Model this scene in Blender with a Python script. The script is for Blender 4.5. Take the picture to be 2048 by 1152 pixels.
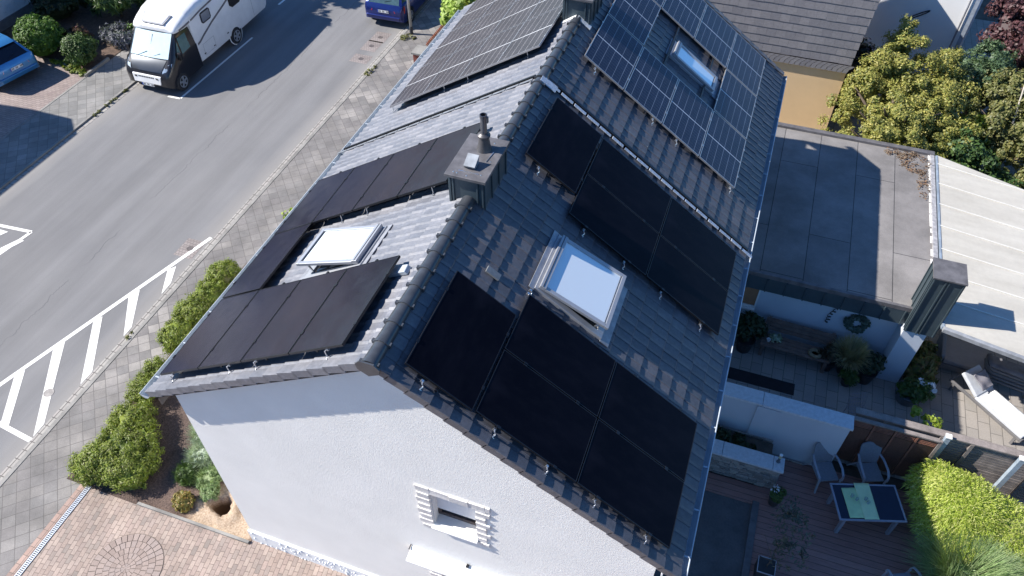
import bpy, math, random
import numpy as np
from math import sin, cos, pi, radians as rad, sqrt, tan, atan2
from mathutils import Vector, Matrix
random.seed(7); RNG = np.random.default_rng(7)
for o in list(bpy.data.objects): bpy.data.objects.remove(o, do_unlink=True)
SC = bpy.context.scene
COL = SC.collection

# ---------------------------------------------------------------- camera
YAW, PIT, ROLL = -0.34118, 0.82041, -0.00106
CAMP = Vector((3.599, -4.855, 15.764)); FPX = 1527.4
fw = Vector((sin(YAW)*cos(PIT), cos(YAW)*cos(PIT), -sin(PIT)))
rt = Vector((cos(YAW), -sin(YAW), 0)); upv = rt.cross(fw)
R_ = cos(ROLL)*rt + sin(ROLL)*upv; U_ = -sin(ROLL)*rt + cos(ROLL)*upv
cd = bpy.data.cameras.new('camera'); cam = bpy.data.objects.new('camera', cd); COL.objects.link(cam)
m = Matrix((R_, U_, -fw)).transposed().to_4x4(); m.translation = CAMP; cam.matrix_world = m
cd.sensor_width = 36; cd.lens = FPX/2048*36; cd.clip_start = 0.1; cd.clip_end = 2000
SC.camera = cam
# ---------------------------------------------------------------- light
SUN = Vector((-1, -.225, .86)).normalized()
W = bpy.data.worlds.new('World'); SC.world = W; W.use_nodes = True
nt = W.node_tree; bg = nt.nodes['Background']
sky = nt.nodes.new('ShaderNodeTexSky'); sky.sky_type = 'NISHITA'; sky.sun_disc = False
sky.sun_elevation = math.asin(SUN.z); sky.sun_rotation = atan2(SUN.x, SUN.y)
tn = nt.nodes.new('ShaderNodeMixRGB'); tn.blend_type = 'MULTIPLY'; tn.inputs[0].default_value = 1; tn.inputs[2].default_value = (.58, .95, 1.32, 1)
nt.links.new(sky.outputs[0], tn.inputs[1]); nt.links.new(tn.outputs[0], bg.inputs[0]); sky.ozone_density = 3.0; sky.dust_density = .3; bg.inputs[1].default_value = 0.070
sl = bpy.data.lights.new('sun', 'SUN'); sl.energy = 5.0; sl.angle = rad(.5); sl.color = (1, .95, .87)
so = bpy.data.objects.new('sun', sl); COL.objects.link(so)
so.rotation_euler = SUN.to_track_quat('Z', 'Y').to_euler(); so.location = (-20, -4, 30)
SC.view_settings.view_transform = 'Standard'; SC.view_settings.look = 'None'
SC.view_settings.exposure = 0.86; SC.view_settings.gamma = 1
SC.render.engine = 'CYCLES'

# ---------------------------------------------------------------- materials
MATS = {}
class NT:
    def __init__(s, name):
        s.m = bpy.data.materials.new(name); s.m.use_nodes = True; s.t = s.m.node_tree
        s.b = s.t.nodes['Principled BSDF']; s.tc = None
    def n(s, k, **kw):
        o = s.t.nodes.new('ShaderNode'+k)
        for a, v in kw.items(): setattr(o, a, v)
        return o
    def l(s, a, b): s.t.links.new(a, b)
    def co(s, scale=(1, 1, 1), rot=(0, 0, 0), loc=(0, 0, 0)):
        if not s.tc: s.tc = s.n('TexCoord')
        mp = s.n('Mapping'); mp.inputs['Scale'].default_value = scale
        mp.inputs['Rotation'].default_value = rot; mp.inputs['Location'].default_value = loc
        s.l(s.tc.outputs['Object'], mp.inputs[0]); return mp.outputs[0]
    def noise(s, scale, detail=4, rough=.6, co=None, dist=0):
        o = s.n('TexNoise'); o.inputs['Scale'].default_value = scale; o.inputs['Detail'].default_value = detail
        o.inputs['Roughness'].default_value = rough; o.inputs['Distortion'].default_value = dist
        s.l(co if co else s.co(), o.inputs['Vector']); return o.outputs['Fac']
    def ramp(s, fac, stops):
        o = s.n('ValToRGB'); e = o.color_ramp.elements
        while len(e) < len(stops): e.new(.5)
        for i, (p, c) in enumerate(stops):
            e[i].position = p; e[i].color = (c[0], c[1], c[2], 1) if not isinstance(c, (int, float)) else (c, c, c, 1)
        s.l(fac, o.inputs[0]); return o.outputs[0]
    def mix(s, fac, a, b, mode='MIX'):
        o = s.n('MixRGB'); o.blend_type = mode
        for i, v in ((0, fac), (1, a), (2, b)):
            if isinstance(v, (int, float)): o.inputs[i].default_value = v if i == 0 else (v, v, v, 1)
            elif isinstance(v, tuple): o.inputs[i].default_value = (*v, 1)
            else: s.l(v, o.inputs[i])
        return o.outputs[0]
    def math(s, op, a, b=None, c=None):
        o = s.n('Math'); o.operation = op
        for i, v in enumerate((a, b, c)):
            if v is None: continue
            if isinstance(v, (int, float)): o.inputs[i].default_value = v
            else: s.l(v, o.inputs[i])
        return o.outputs[0]
    def sep(s, co=None):
        o = s.n('SeparateXYZ'); s.l(co if co else s.co(), o.inputs[0]); return o.outputs
    def bump(s, h, strength=.3, dist=.01):
        o = s.n('Bump'); o.inputs['Strength'].default_value = strength; o.inputs['Distance'].default_value = dist
        s.l(h, o.inputs['Height']); s.l(o.outputs[0], s.b.inputs['Normal'])
    def col(s, c):
        if isinstance(c, tuple): s.b.inputs['Base Color'].default_value = (*c, 1)
        else: s.l(c, s.b.inputs['Base Color'])
    def set(s, rough=.6, metal=0, spec=None):
        s.b.inputs['Roughness'].default_value = rough; s.b.inputs['Metallic'].default_value = metal
        if spec is not None: s.b.inputs['Specular IOR Level'].default_value = spec

def M(name, c, rough=.6, metal=0, var=.25, scale=6, bump=0, bscale=60, spec=None, fine=.1):
    """plain surface: colour with two scales of tonal variation and fine bump"""
    if name in MATS: return MATS[name]
    t = NT(name)
    a = tuple(x*(1-var) for x in c); b = tuple(min(1, x*(1+var)) for x in c)
    k = t.ramp(t.noise(scale), [(.3, a), (.7, b)])
    if fine: k = t.mix(1, k, t.ramp(t.noise(scale*14, 2), [(.3, 1-fine), (.7, 1)]), 'MULTIPLY')
    t.col(k); t.set(rough, metal, spec)
    if bump: t.bump(t.noise(bscale, 3), bump, .01)
    MATS[name] = t.m; return t.m

def leafmat(name, cols, rough=.55, trans=.25):
    if name in MATS: return MATS[name]
    t = NT(name); g = t.n('NewGeometry')
    stops = [((i+.0)/(max(1, len(cols)-1)), c) for i, c in enumerate(cols)]
    k = t.ramp(g.outputs['Random Per Island'], stops)
    big = t.ramp(t.noise(2.2, 3), [(.35, .75), (.65, 1.15)])
    t.col(t.mix(1, k, big, 'MULTIPLY')); t.set(rough)
    t.b.inputs['Transmission Weight'].default_value = 0
    tr = t.n('BsdfTranslucent'); t.l(t.mix(1, k, (1.2, 1.3, .6), 'MULTIPLY'), tr.inputs[0])
    ms = t.n('MixShader'); ms.inputs[0].default_value = trans
    t.l(t.b.outputs[0], ms.inputs[1]); t.l(tr.outputs[0], ms.inputs[2])
    t.l(ms.outputs[0], t.t.nodes['Material Output'].inputs[0])
    MATS[name] = t.m; return t.m

def pavers(name, cols, mortar, w, h, offs=.5, msize=.006, rot=0, rough=.75, stain=.2, bump=.3, loc=(0, 0, 0), stainscale=.7, cluster=None):
    """brick-texture paving, each block its own tone"""
    if name in MATS: return MATS[name]
    t = NT(name); co = t.co(rot=(0, 0, rot), loc=loc)
    br = t.n('TexBrick'); t.l(co, br.inputs[0])
    br.inputs['Scale'].default_value = 1; br.inputs['Brick Width'].default_value = w; br.inputs['Row Height'].default_value = h
    br.inputs['Mortar Size'].default_value = msize; br.inputs['Mortar Smooth'].default_value = .3; br.offset = offs
    br.inputs['Color1'].default_value = (0, 0, 0, 1); br.inputs['Color2'].default_value = (1, 1, 1, 1); br.inputs['Mortar'].default_value = (.5, .5, .5, 1)
    k = t.ramp(br.outputs['Color'], [(i/(len(cols)-1), c) for i, c in enumerate(cols)])
    if cluster:     # newer, paler slabs replaced in groups
        g1 = t.ramp(t.noise(.33, 2, .5), [(.50, 0), (.60, 1)]); g2 = t.ramp(br.outputs['Color'], [(.42, 0), (.44, 1)])
        k = t.mix(t.math('MULTIPLY', g1, g2), k, cluster)
    k = t.mix(br.outputs['Fac'], k, mortar)
    st = t.ramp(t.noise(stainscale, 6, .7), [(.35, 1-stain), (.7, 1+stain*.6)])
    k = t.mix(1, k, st, 'MULTIPLY')
    k = t.mix(1, k, t.ramp(t.noise(45, 2), [(.3, .86), (.7, 1.05)]), 'MULTIPLY')
    t.col(k); t.set(rough)
    hh = t.math('SUBTRACT', t.noise(40, 3), t.math('MULTIPLY', br.outputs['Fac'], 3))
    t.bump(hh, bump, .01)
    MATS[name] = t.m; return t.m

# ---------------------------------------------------------------- mesh helper
class MB:
    def __init__(s): s.v = []; s.f = []
    def add(s, vs, fs):
        n = len(s.v); s.v += [tuple(map(float, p)) for p in vs]; s.f += [tuple(n+i for i in f) for f in fs]; return s
    def box(s, x0, x1, y0, y1, z0, z1):
        return s.add([(x0, y0, z0), (x1, y0, z0), (x1, y1, z0), (x0, y1, z0), (x0, y0, z1), (x1, y0, z1), (x1, y1, z1), (x0, y1, z1)],
                     [(0, 3, 2, 1), (4, 5, 6, 7), (0, 1, 5, 4), (1, 2, 6, 5), (2, 3, 7, 6), (3, 0, 4, 7)])
    def hexa(s, p): return s.add(p, [(0, 3, 2, 1), (4, 5, 6, 7), (0, 1, 5, 4), (1, 2, 6, 5), (2, 3, 7, 6), (3, 0, 4, 7)])
    def quad(s, *p): return s.add(p, [tuple(range(len(p)))])
    def bar(s, a, b, w, h, up=(0, 0, 1)):
        a = Vector(a); b = Vector(b); d = (b-a).normalized(); up = Vector(up)
        if abs(d.dot(up)) > .99: up = Vector((0, 1, 0))
        x = d.cross(up).normalized(); y = x.cross(d)
        p = [q + x*(i*w/2) + y*(j*h/2) for q in (a, b) for i, j in ((-1, -1), (1, -1), (1, 1), (-1, 1))]
        return s.add(p, [(0, 1, 2, 3), (7, 6, 5, 4), (0, 4, 5, 1), (1, 5, 6, 2), (2, 6, 7, 3), (3, 7, 4, 0)])
    def prism(s, poly, ax, lo, hi):
        """poly: 2d points; ax: axis extruded"""
        def P(a, b, c): return {0: (c, a, b), 1: (a, c, b), 2: (a, b, c)}[ax]
        n = len(poly); vs = [P(*p, lo) for p in poly]+[P(*p, hi) for p in poly]
        return s.add(vs, [tuple(range(n)), tuple(range(2*n-1, n-1, -1))]+[(i, (i+1) % n, n+(i+1) % n, n+i) for i in range(n)])
    def tube(s, pts, r, seg=8, cap=True):
        pts = [Vector(p) for p in pts]; rs = r if isinstance(r, (list, tuple)) else [r]*len(pts); n0 = len(s.v); vs = []
        for i, p in enumerate(pts):
            d = (pts[min(i+1, len(pts)-1)]-pts[max(i-1, 0)]).normalized()
            u = d.cross(Vector((0, 0, 1)) if abs(d.z) < .95 else Vector((1, 0, 0))).normalized(); w = d.cross(u)
            vs += [p+u*(cos(2*pi*k/seg)*rs[i])+w*(sin(2*pi*k/seg)*rs[i]) for k in range(seg)]
        fs = [(i*seg+k, i*seg+(k+1) % seg, (i+1)*seg+(k+1) % seg, (i+1)*seg+k) for i in range(len(pts)-1) for k in range(seg)]
        if cap: fs += [tuple(range(seg-1, -1, -1)), tuple((len(pts)-1)*seg+k for k in range(seg))]
        return s.add(vs, fs)
    def lathe(s, prof, c=(0, 0, 0), seg=16, ax=2):
        vs = []
        for r, z in prof:
            for k in range(seg):
                a = 2*pi*k/seg; x, y = r*cos(a), r*sin(a)
                vs.append((c[0]+x, c[1]+y, c[2]+z) if ax == 2 else ((c[0]+z, c[1]+x, c[2]+y) if ax == 0 else (c[0]+x, c[1]+z, c[2]+y)))
        n = len(prof)
        fs = [(i*seg+k, i*seg+(k+1) % seg, (i+1)*seg+(k+1) % seg, (i+1)*seg+k) for i in range(n-1) for k in range(seg)]
        fs += [tuple(range(seg-1, -1, -1)), tuple((n-1)*seg+k for k in range(seg))]
        return s.add(vs, fs)
    def loft(s, st, closed=False, cap=True):
        """st: list of sections, each a list of 3d points, same count"""
        n = len(st[0]); vs = [p for r in st for p in r]; m = n if closed else n-1
        fs = [(i*n+k, i*n+(k+1) % n, (i+1)*n+(k+1) % n, (i+1)*n+k) for i in range(len(st)-1) for k in range(m)]
        if cap: fs += [tuple(range(n-1, -1, -1)), tuple((len(st)-1)*n+k for k in range(n))]
        return s.add(vs, fs)
    def build(s, name, mat=None, parent=None, smooth=False, bevel=0, seg=2, loc=None, fix=True):
        me = bpy.data.meshes.new(name); me.from_pydata(s.v, [], s.f); me.update()
        if fix:
            import bmesh
            bm = bmesh.new(); bm.from_mesh(me); bmesh.ops.recalc_face_normals(bm, faces=bm.faces); bm.to_mesh(me); bm.free()
        o = bpy.data.objects.new(name, me); COL.objects.link(o)
        if mat: me.materials.append(mat)
        if smooth:
            for p in me.polygons: p.use_smooth = True
            if smooth is not True:
                md = None
                try: me.set_sharp_from_angle(angle=rad(smooth))
                except Exception: pass
        if bevel:
            md = o.modifiers.new('bevel', 'BEVEL'); md.width = bevel; md.segments = seg; md.limit_method = 'ANGLE'
        if loc: o.location = loc
        if parent:
            o.parent = parent
            if parent.name in WORLDROOT: o.matrix_parent_inverse = Matrix.Translation(-parent.location)
        return o
WORLDROOT = set()

def tag(o, label, cat, group=None, kind=None):
    if label: o['label'] = label
    if cat: o['category'] = cat
    if group: o['group'] = group
    if kind: o['kind'] = kind
    return o
def thing(name, label, cat, loc=(0, 0, 0), rz=0, group=None, world=False):
    o = bpy.data.objects.new(name, None); COL.objects.link(o); o.location = loc; o.rotation_euler = (0, 0, rz)
    o.empty_display_size = .2
    if world: WORLDROOT.add(o.name)
    return tag(o, label, cat, group)
def struct(o): o['kind'] = 'structure'; return o
def dup(root, mw=None, label=None, loc=None, rz=0):
    r = root.copy(); COL.objects.link(r)
    if mw is not None: r.matrix_world = mw
    else: r.location = loc; r.rotation_euler = (0, 0, rz)
    if label: r['label'] = label
    for ch in root.children:
        c = ch.copy(); COL.objects.link(c); c.parent = r
        for g in ch.children:
            d = g.copy(); COL.objects.link(d); d.parent = c
    return r

# ---------------------------------------------------------------- foliage
def ico(seg=10, ring=7):
    v = [(0, 0, 1)]; f = []
    for i in range(1, ring):
        a = pi*i/ring
        for k in range(seg): v.append((sin(a)*cos(2*pi*k/seg), sin(a)*sin(2*pi*k/seg), cos(a)))
    v.append((0, 0, -1)); n = len(v)-1
    for k in range(seg): f.append((0, 1+k, 1+(k+1) % seg)); f.append((n, n-1-k, n-1-(k+1) % seg))
    for i in range(ring-2):
        for k in range(seg): f.append((1+i*seg+k, 1+i*seg+(k+1) % seg, 1+(i+1)*seg+(k+1) % seg, 1+(i+1)*seg+k))
    return np.array(v), f
def crown(name, blobs, n, size, mat, parent=None, clump=.25, nclump=40, elong=1.6, shell=.25, core=.72, zmin=None, flat=.5, up=.3):
    """many leaf quads gathered in clumps over ellipsoids (cx,cy,cz,rx,ry,rz)"""
    V = []; F = []
    tot = sum(b[3]*b[4]+b[4]*b[5]+b[3]*b[5] for b in blobs)
    for b in blobs:
        c = np.array(b[:3]); r = np.array(b[3:6]); wgt = (b[3]*b[4]+b[4]*b[5]+b[3]*b[5])/tot
        kk = max(4, int(nclump*wgt)); nn = int(n*wgt)
        d = RNG.normal(size=(kk, 3)); d /= np.linalg.norm(d, axis=1)[:, None]
        d[:, 2] = np.where(d[:, 2] < -.35, -d[:, 2], d[:, 2])
        rad_ = 1-shell*RNG.random(kk)**1.5
        cc = c+d*r*rad_[:, None]
        idx = RNG.integers(0, kk, nn); cl = clump*(.6+.8*RNG.random(kk))
        g = RNG.normal(size=(nn, 3)); g /= np.linalg.norm(g, axis=1)[:, None]; g *= (RNG.random(nn)**.5)[:, None]
        p = cc[idx]+g*cl[idx][:, None]
        nd = d[idx]*flat+g*.8+RNG.normal(size=(nn, 3))*.45+np.array([0, 0, up]); nd /= np.linalg.norm(nd, axis=1)[:, None]
        t = np.cross(nd, RNG.normal(size=(nn, 3))); t /= np.linalg.norm(t, axis=1)[:, None]; bt = np.cross(nd, t)
        s = size*(.6+.8*RNG.random(nn)); sl_ = s*elong
        q = np.stack([p-t*sl_[:, None]*.5, p+bt*s[:, None]*.5, p+t*sl_[:, None]*.5, p-bt*s[:, None]*.5], 1).reshape(-1, 3)
        if zmin is not None: q[:, 2] = np.maximum(q[:, 2], zmin)
        n0 = len(V); V += q.tolist(); F += [(n0+4*i, n0+4*i+1, n0+4*i+2, n0+4*i+3) for i in range(nn)]
        if core:
            iv, fi = ico(); iv = c+iv*r*core*(1+.12*np.sin(iv[:, [1]]*9+iv[:, [0]]*7))
            if zmin is not None: iv[:, 2] = np.maximum(iv[:, 2], zmin)
            n0 = len(V); V += iv.tolist(); F += [tuple(n0+k for k in f) for f in fi]
    mb = MB(); mb.v = V; mb.f = F
    return mb.build(name, mat, parent, fix=False)
def blades(name, c, r, n, h, w, mat, parent=None, droop=.6, base=.15, zc=0, seg=3):
    """arching grass blades"""
    V = []; F = []
    for _ in range(n):
        a = random.random()*2*pi; rr = random.random()**.5
        bx, by = c[0]+cos(a)*rr*r[0]*base, c[1]+sin(a)*rr*r[1]*base
        a2 = a+random.gauss(0, .5); out = (.25+.75*random.random()); H = h*(.6+.5*random.random())
        tx, ty = -sin(a2)*w/2, cos(a2)*w/2; n0 = len(V)
        for i in range(seg+1):
            q = i/seg; x = bx+cos(a2)*r[0]*out*q**1.3; y = by+sin(a2)*r[1]*out*q**1.3
            z = c[2]+H*(q*1.6-droop*1.3*q*q*out*1.1)
            k = 1-q*.85; V += [(x-tx*k, y-ty*k, max(z, c[2])), (x+tx*k, y+ty*k, max(z, c[2]))]
        F += [(n0+2*i, n0+2*i+1, n0+2*i+3, n0+2*i+2) for i in range(seg)]
    mb = MB(); mb.v = V; mb.f = F
    return mb.build(name, mat, parent, fix=False)
def limbs(name, c, h, r, mat, parent, n=6, spread=1.0, top=.8):
    mb = MB(); c = Vector(c)
    mb.tube([c, c+Vector((.03*h, 0, h*.4)), c+Vector((-.02*h, .03*h, h*top))], [r, r*.75, r*.3], 8)
    for i in range(n):
        a = 2*pi*i/n+random.random(); z0 = h*(.25+.45*random.random())
        p0 = c+Vector((0, 0, z0)); p1 = p0+Vector((cos(a)*spread*.5, sin(a)*spread*.5, h*.12)); p2 = p0+Vector((cos(a)*spread, sin(a)*spread, h*.3))
        mb.tube([p0, p1, p2], [r*.5, r*.35, r*.12], 6)
    return mb.build(name, mat, parent, smooth=True)


# ================================================================ THE SETTING
H = 8.223; AL = rad(31.817); AR = rad(35.171)
def RF(side, u, v, n=0):
    a = AR if side > 0 else AL
    return (side*(u*cos(a)+n*sin(a)), v, H-u*sin(a)+n*cos(a))
GREY = (.30, .29, .28)
m_asph = None
def mk_asphalt():
    t = NT('asphalt')
    base = t.ramp(t.noise(.35, 6, .6), [(.3, (.180, .179, .186)), (.7, (.212, .209, .213))])
    fine = t.ramp(t.noise(70, 2, .8), [(.25, .72), (.75, 1.2)])
    streak = t.ramp(t.noise(1, 5, .6, t.co(scale=(1.6, .12, 1), rot=(0, 0, rad(2)))), [(.35, .86), (.65, 1.06)])
    k = t.mix(1, base, fine, 'MULTIPLY'); k = t.mix(1, k, streak, 'MULTIPLY')
    # longitudinal seam crack near the middle of the road
    x, y, z = t.sep()
    wob = t.math('MULTIPLY', t.math('SUBTRACT', t.noise(1.4, 5, .7, t.co(scale=(0, 1, 0))), .5), .55)
    d = t.math('ABSOLUTE', t.math('ADD', t.math('ADD', x, 13.35), wob))
    crack = t.ramp(d, [(.004, .68), (.022, 1)])
    gate = t.ramp(t.noise(.5, 3, .5, t.co(scale=(0, 1, 0), loc=(0, 3, 0))), [(.42, 1), (.5, 0)])
    k = t.mix(1, k, t.mix(gate, crack, 1.0), 'MULTIPLY')
    d2 = t.ramp(t.math('ABSOLUTE', t.math('ADD', t.math('ADD', x, 14.7), t.math('MULTIPLY', wob, .2))), [(.0, .93), (.5, 1)])
    k = t.mix(1, k, d2, 'MULTIPLY')
    edge = t.ramp(t.math('ABSOLUTE', t.math('ADD', x, 14.25)), [(3.2/4, 0), (3.75/4, 1)])
    e2 = t.ramp(t.math('DIVIDE', t.math('ABSOLUTE', t.math('ADD', x, 14.25)), 4), [(.80, 0), (.955, .55)])
    k = t.mix(e2, k, (.31, .29, .27))
    t.col(k); t.set(.85, 0, .3); t.bump(t.noise(110, 2), .35, .006)
    return t.m
m_asph = mk_asphalt()
m_slab = pavers('grey_slabs', [(.175, .165, .16), (.20, .185, .18), (.24, .225, .215), (.19, .18, .175), (.20, .185, .18), (.185, .175, .17), (.215, .20, .19), (.205, .19, .18), (.22, .205, .195)], (.12, .11, .105), .285, .285, 0, .008, rot=rad(-42), stain=.28, stainscale=1.3, cluster=(.33, .305, .285))
m_slabL = pavers('old_slabs', [(.19, .185, .18), (.22, .215, .21), (.27, .26, .25), (.23, .22, .21)], (.12, .12, .11), .31, .31, 0, .008, rot=rad(-40), stain=.3)
m_redp = pavers('red_pavers', [(.31, .235, .20), (.39, .305, .26), (.35, .265, .23), (.26, .215, .19), (.42, .33, .28), (.33, .26, .23)], (.16, .12, .10), .20, .10, .5, .006, rot=rad(82), stain=.24, stainscale=1.0)
m_redp2 = pavers('mauve_pavers', [(.26, .20, .19), (.32, .26, .24), (.29, .23, .21), (.25, .20, .19)], (.15, .12, .11), .20, .10, .5, .007, rot=rad(0), stain=.2)
m_patio = pavers('patio_slabs', [(.28, .26, .24), (.33, .30, .275), (.30, .275, .255), (.265, .245, .23)], (.12, .11, .10), .52, .27, .5, .008, rot=rad(90), stain=.16)
m_kerb = pavers('kerb_stones', [(.33, .31, .29), (.40, .38, .35), (.36, .33, .31)], (.10, .09, .085), .24, .4, 0, .012, rot=rad(90), stain=.25)
m_mulch = M('bark_mulch', (.13, .085, .065), .9, 0, .5, 9, .9, 40, fine=.5)
m_soil = M('light_soil', (.42, .30, .20), .95, 0, .3, 5, .8, 50, fine=.35)
m_earth = M('earth', (.10, .085, .07), .95, 0, .35, 3, .5, 30, fine=.3)
m_white = M('white_marking', (.74, .73, .70), .7, 0, .05, 3, .2, 80, fine=.12)

BX0, BX1, BY0, BY1 = -7.0, -4.1, -.02, 1.4
g = MB()
for x0, x1, y0, y1 in ((-400, BX0, -400, 400), (BX1, 400, -400, 400), (BX0, BX1, -400, BY0), (BX0, BX1, BY1, 400)):
    g.quad((x0, y0, -.06), (x1, y0, -.06), (x1, y1, -.06), (x0, y1, -.06))
struct(g.build('ground', m_earth, fix=False))
struct(MB().quad((-18.05, -60, 0), (-10.45, -60, 0), (-10.45, 70, 0), (-18.05, 70, 0)).build('road', m_asph, fix=False))
g = MB(); g.box(-10.46, -10.29, -60, 70, -.1, .006); struct(g.build('gutter_stones', m_kerb))
g = MB(); g.box(-18.2, -18.04, -60, 70, -.1, .006); struct(g.build('gutter_strip', m_kerb))
m_kedge = M('kerb_edge', (.25, .24, .225), .85, 0, .3, 2, .4, 60)
g = MB(); g.box(-10.275, -10.17, -60, 70, -.1, .062); g.box(-18.30, -18.215, -60, 70, -.1, .062); struct(g.build('kerb', m_kedge))
struct(MB().quad((-10.17, -.05, .05), (-8.9, -.05, .05), (-8.9, 7.3, .05), (-10.17, 7.3, .05)).quad((-10.17, -60, .05), (-8.5, -60, .05), (-8.5, -.05, .05), (-10.17, -.05, .05))
       .quad((-10.17, 7.3, .05), (-4.0, 7.3, .05), (-4.0, 70, .05), (-10.17, 70, .05)).build('pavement', m_slab, fix=False))
struct(MB().quad((-20.15, -60, .05), (-18.30, -60, .05), (-18.30, 70, .05), (-20.15, 70, .05)).build('pavement_opposite', m_slabL, fix=False))
struct(MB().quad((-30, -60, .05), (-20.23, -60, .05), (-20.23, 13.9, .05), (-22.2, 14.5, .05), (-30, 14.5, .05)).build('driveway_opposite', m_redp2, fix=False))
g = MB(); g.box(-20.23, -20.15, -60, 13.9, -.1, .06); g.bar((-20.2, 13.9, .05), (-22.2, 14.5, .05), .07, .08); g.bar((-20.2, 13.9, .05), (-20.2, 15.2, .05), .09, .2); struct(g.build('edging_stones', m_kedge))
struct(MB().quad((-8.5, -60, .055), (6.0, -60, .055), (6.0, -.02, .055), (-8.5, -.02, .055)).quad((-4.12, -.02, .055), (6.0, -.02, .055), (6.0, .14, .055), (-4.12, .14, .055)).build('driveway', m_redp, fix=False))
# planting bed beside the gable with a freshly dug pit
def bed():
    nx, ny = 60, 34; x0, x1, y0, y1 = BX0, BX1, BY0, BY1; V = []; F = []
    for j in range(ny+1):
        for i in range(nx+1):
            x = x0+(x1-x0)*i/nx; y = y0+(y1-y0)*j/ny
            z = .05+.012*sin(x*9+y*4)+.01*random.random()
            d = sqrt(((x+5.17)/.25)**2+((y-.56)/.20)**2)*(1+.14*sin(atan2(y-.56, x+5.17)*3+1)+.08*sin(atan2(y-.56, x+5.17)*7))
            if d < 1: z -= .5*(1-d**3)
            elif d < 2.2: z += max(0, .05*(1-abs(d-1.5)/.7)*(1+.8*sin(x*11+y*7))*(1 if y < .75 else .4))+.025*random.random()
            V.append((x, y, z))
    for j in range(ny):
        for i in range(nx): n = j*(nx+1)+i; F.append((n, n+1, n+nx+2, n+nx+1))
    mb = MB(); mb.v = V; mb.f = F
    t = NT('dug_soil'); x, y, z = t.sep()
    dd = t.math('SQRT', t.math('ADD', t.math('POWER', t.math('MULTIPLY', t.math('ADD', x, 4.95), 1.1), 2), t.math('POWER', t.math('SUBTRACT', y, .35), 2)))
    dd = t.math('ADD', dd, t.math('MULTIPLY', t.math('SUBTRACT', t.noise(6, 4), .5), .5))
    light = t.ramp(t.noise(25, 5, .8), [(.3, (.24, .15, .09)), (.7, (.62, .50, .38))])
    dark = t.ramp(t.noise(22, 5, .8), [(.3, (.05, .033, .027)), (.6, (.16, .11, .09)), (.8, (.30, .24, .2))])
    k = t.mix(t.ramp(dd, [(.75, 0), (1.05, 1)]), light, dark)
    pit = t.ramp(t.math('ADD', z, .5), [(.30, 1), (.46, 0)])
    k = t.mix(pit, k, (.13, .075, .04))
    t.col(k); t.set(.95); t.bump(t.noise(40, 4), .9, .03)
    struct(mb.build('bed_soil', t.m, smooth=True))
    t = NT('mulch'); k = t.ramp(t.noise(22, 5, .8), [(.3, (.04, .028, .024)), (.6, (.13, .09, .075)), (.8, (.26, .21, .18))]); t.col(k); t.set(.95); t.bump(t.noise(35, 4), 1, .03)
    struct(MB().quad((-8.9, -.05, .06), (BX0, -.05, .06), (BX0, BY1, .06), (-8.9, BY1, .06)).quad((-8.9, BY1, .06), (-4.0, BY1, .06), (-4.0, 7.3, .06), (-8.9, 7.3, .06)).build('mulch_bed', t.m, fix=False))
    g = MB(); g.bar((-6.95, -.02, .05), (-4.12, .02, .05), .06, .12); struct(g.build('bed_edging', m_kedge))
bed()
# road markings
g = MB()
def mark(p, q, w): 
    a = Vector((*p, .004)); b = Vector((*q, .004)); d = (b-a).normalized(); n = Vector((-d.y, d.x, 0))*w/2
    g.quad(a-n, b-n, b+n, a+n)
mark((-13.10, -.9), (-10.54, 7.93), .12)
for a, b, c, d in (((-10.93, 6.36), (-10.79, 6.56), (-10.52, 5.95), (-10.50, 5.50)), ((-11.34, 5.17), (-11.18, 5.43), (-10.50, 4.22), (-10.49, 3.88)),
                   ((-11.64, 4.09), (-11.50, 4.27), (-10.48, 2.65), (-10.48, 2.22)), ((-12.00, 2.99), (-11.84, 3.22), (-10.50, .98), (-10.48, .60)), ((-12.23, 1.84), (-12.14, 2.12), (-11.28, .67), (-11.52, .67)),
                   ((-15.95, 5.95), (-15.75, 5.95), (-16.6, 3.9), (-16.9, 3.9)), ((-16.8, 6.1), (-16.5, 6.1), (-17.4, 4.4), (-17.7, 4.4))):
    g.quad(*[(p[0], p[1], .0045) for p in (a, d, c, b)])
mark((-10.47, .50), (-11.85, .66), .12); mark((-11.85, .66), (-13.2, .84), .12)
mark((-15.83, 6.33), (-16.12, 4.6), .11); mark((-16.12, 4.6), (-16.6, 2.2), .11); mark((-15.83, 6.33), (-18.0, 6.16), .11)
mark((-15.98, 13.9), (-15.92, 18.6), .09); mark((-15.98, 13.9), (-16.5, 13.88), .09); mark((-16.4, 21.4), (-16.35, 24), .1)
m_mark = NT('road_paint'); k = m_mark.ramp(m_mark.noise(14, 5, .8), [(.28, (.50, .49, .47)), (.45, (.76, .75, .72))]); m_mark.col(k); m_mark.set(.7); m_mark.bump(m_mark.noise(90, 2), .3, .005)
struct(g.build('road_marking', m_mark.m, fix=False))
m_patch = pavers('patch_setts', [(.26, .22, .21), (.30, .26, .25)], (.17, .15, .14), .1, .1, .5, .01)
m_iron = M('cast_iron', (.14, .12, .115), .6, .4, .2, 20)
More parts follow.
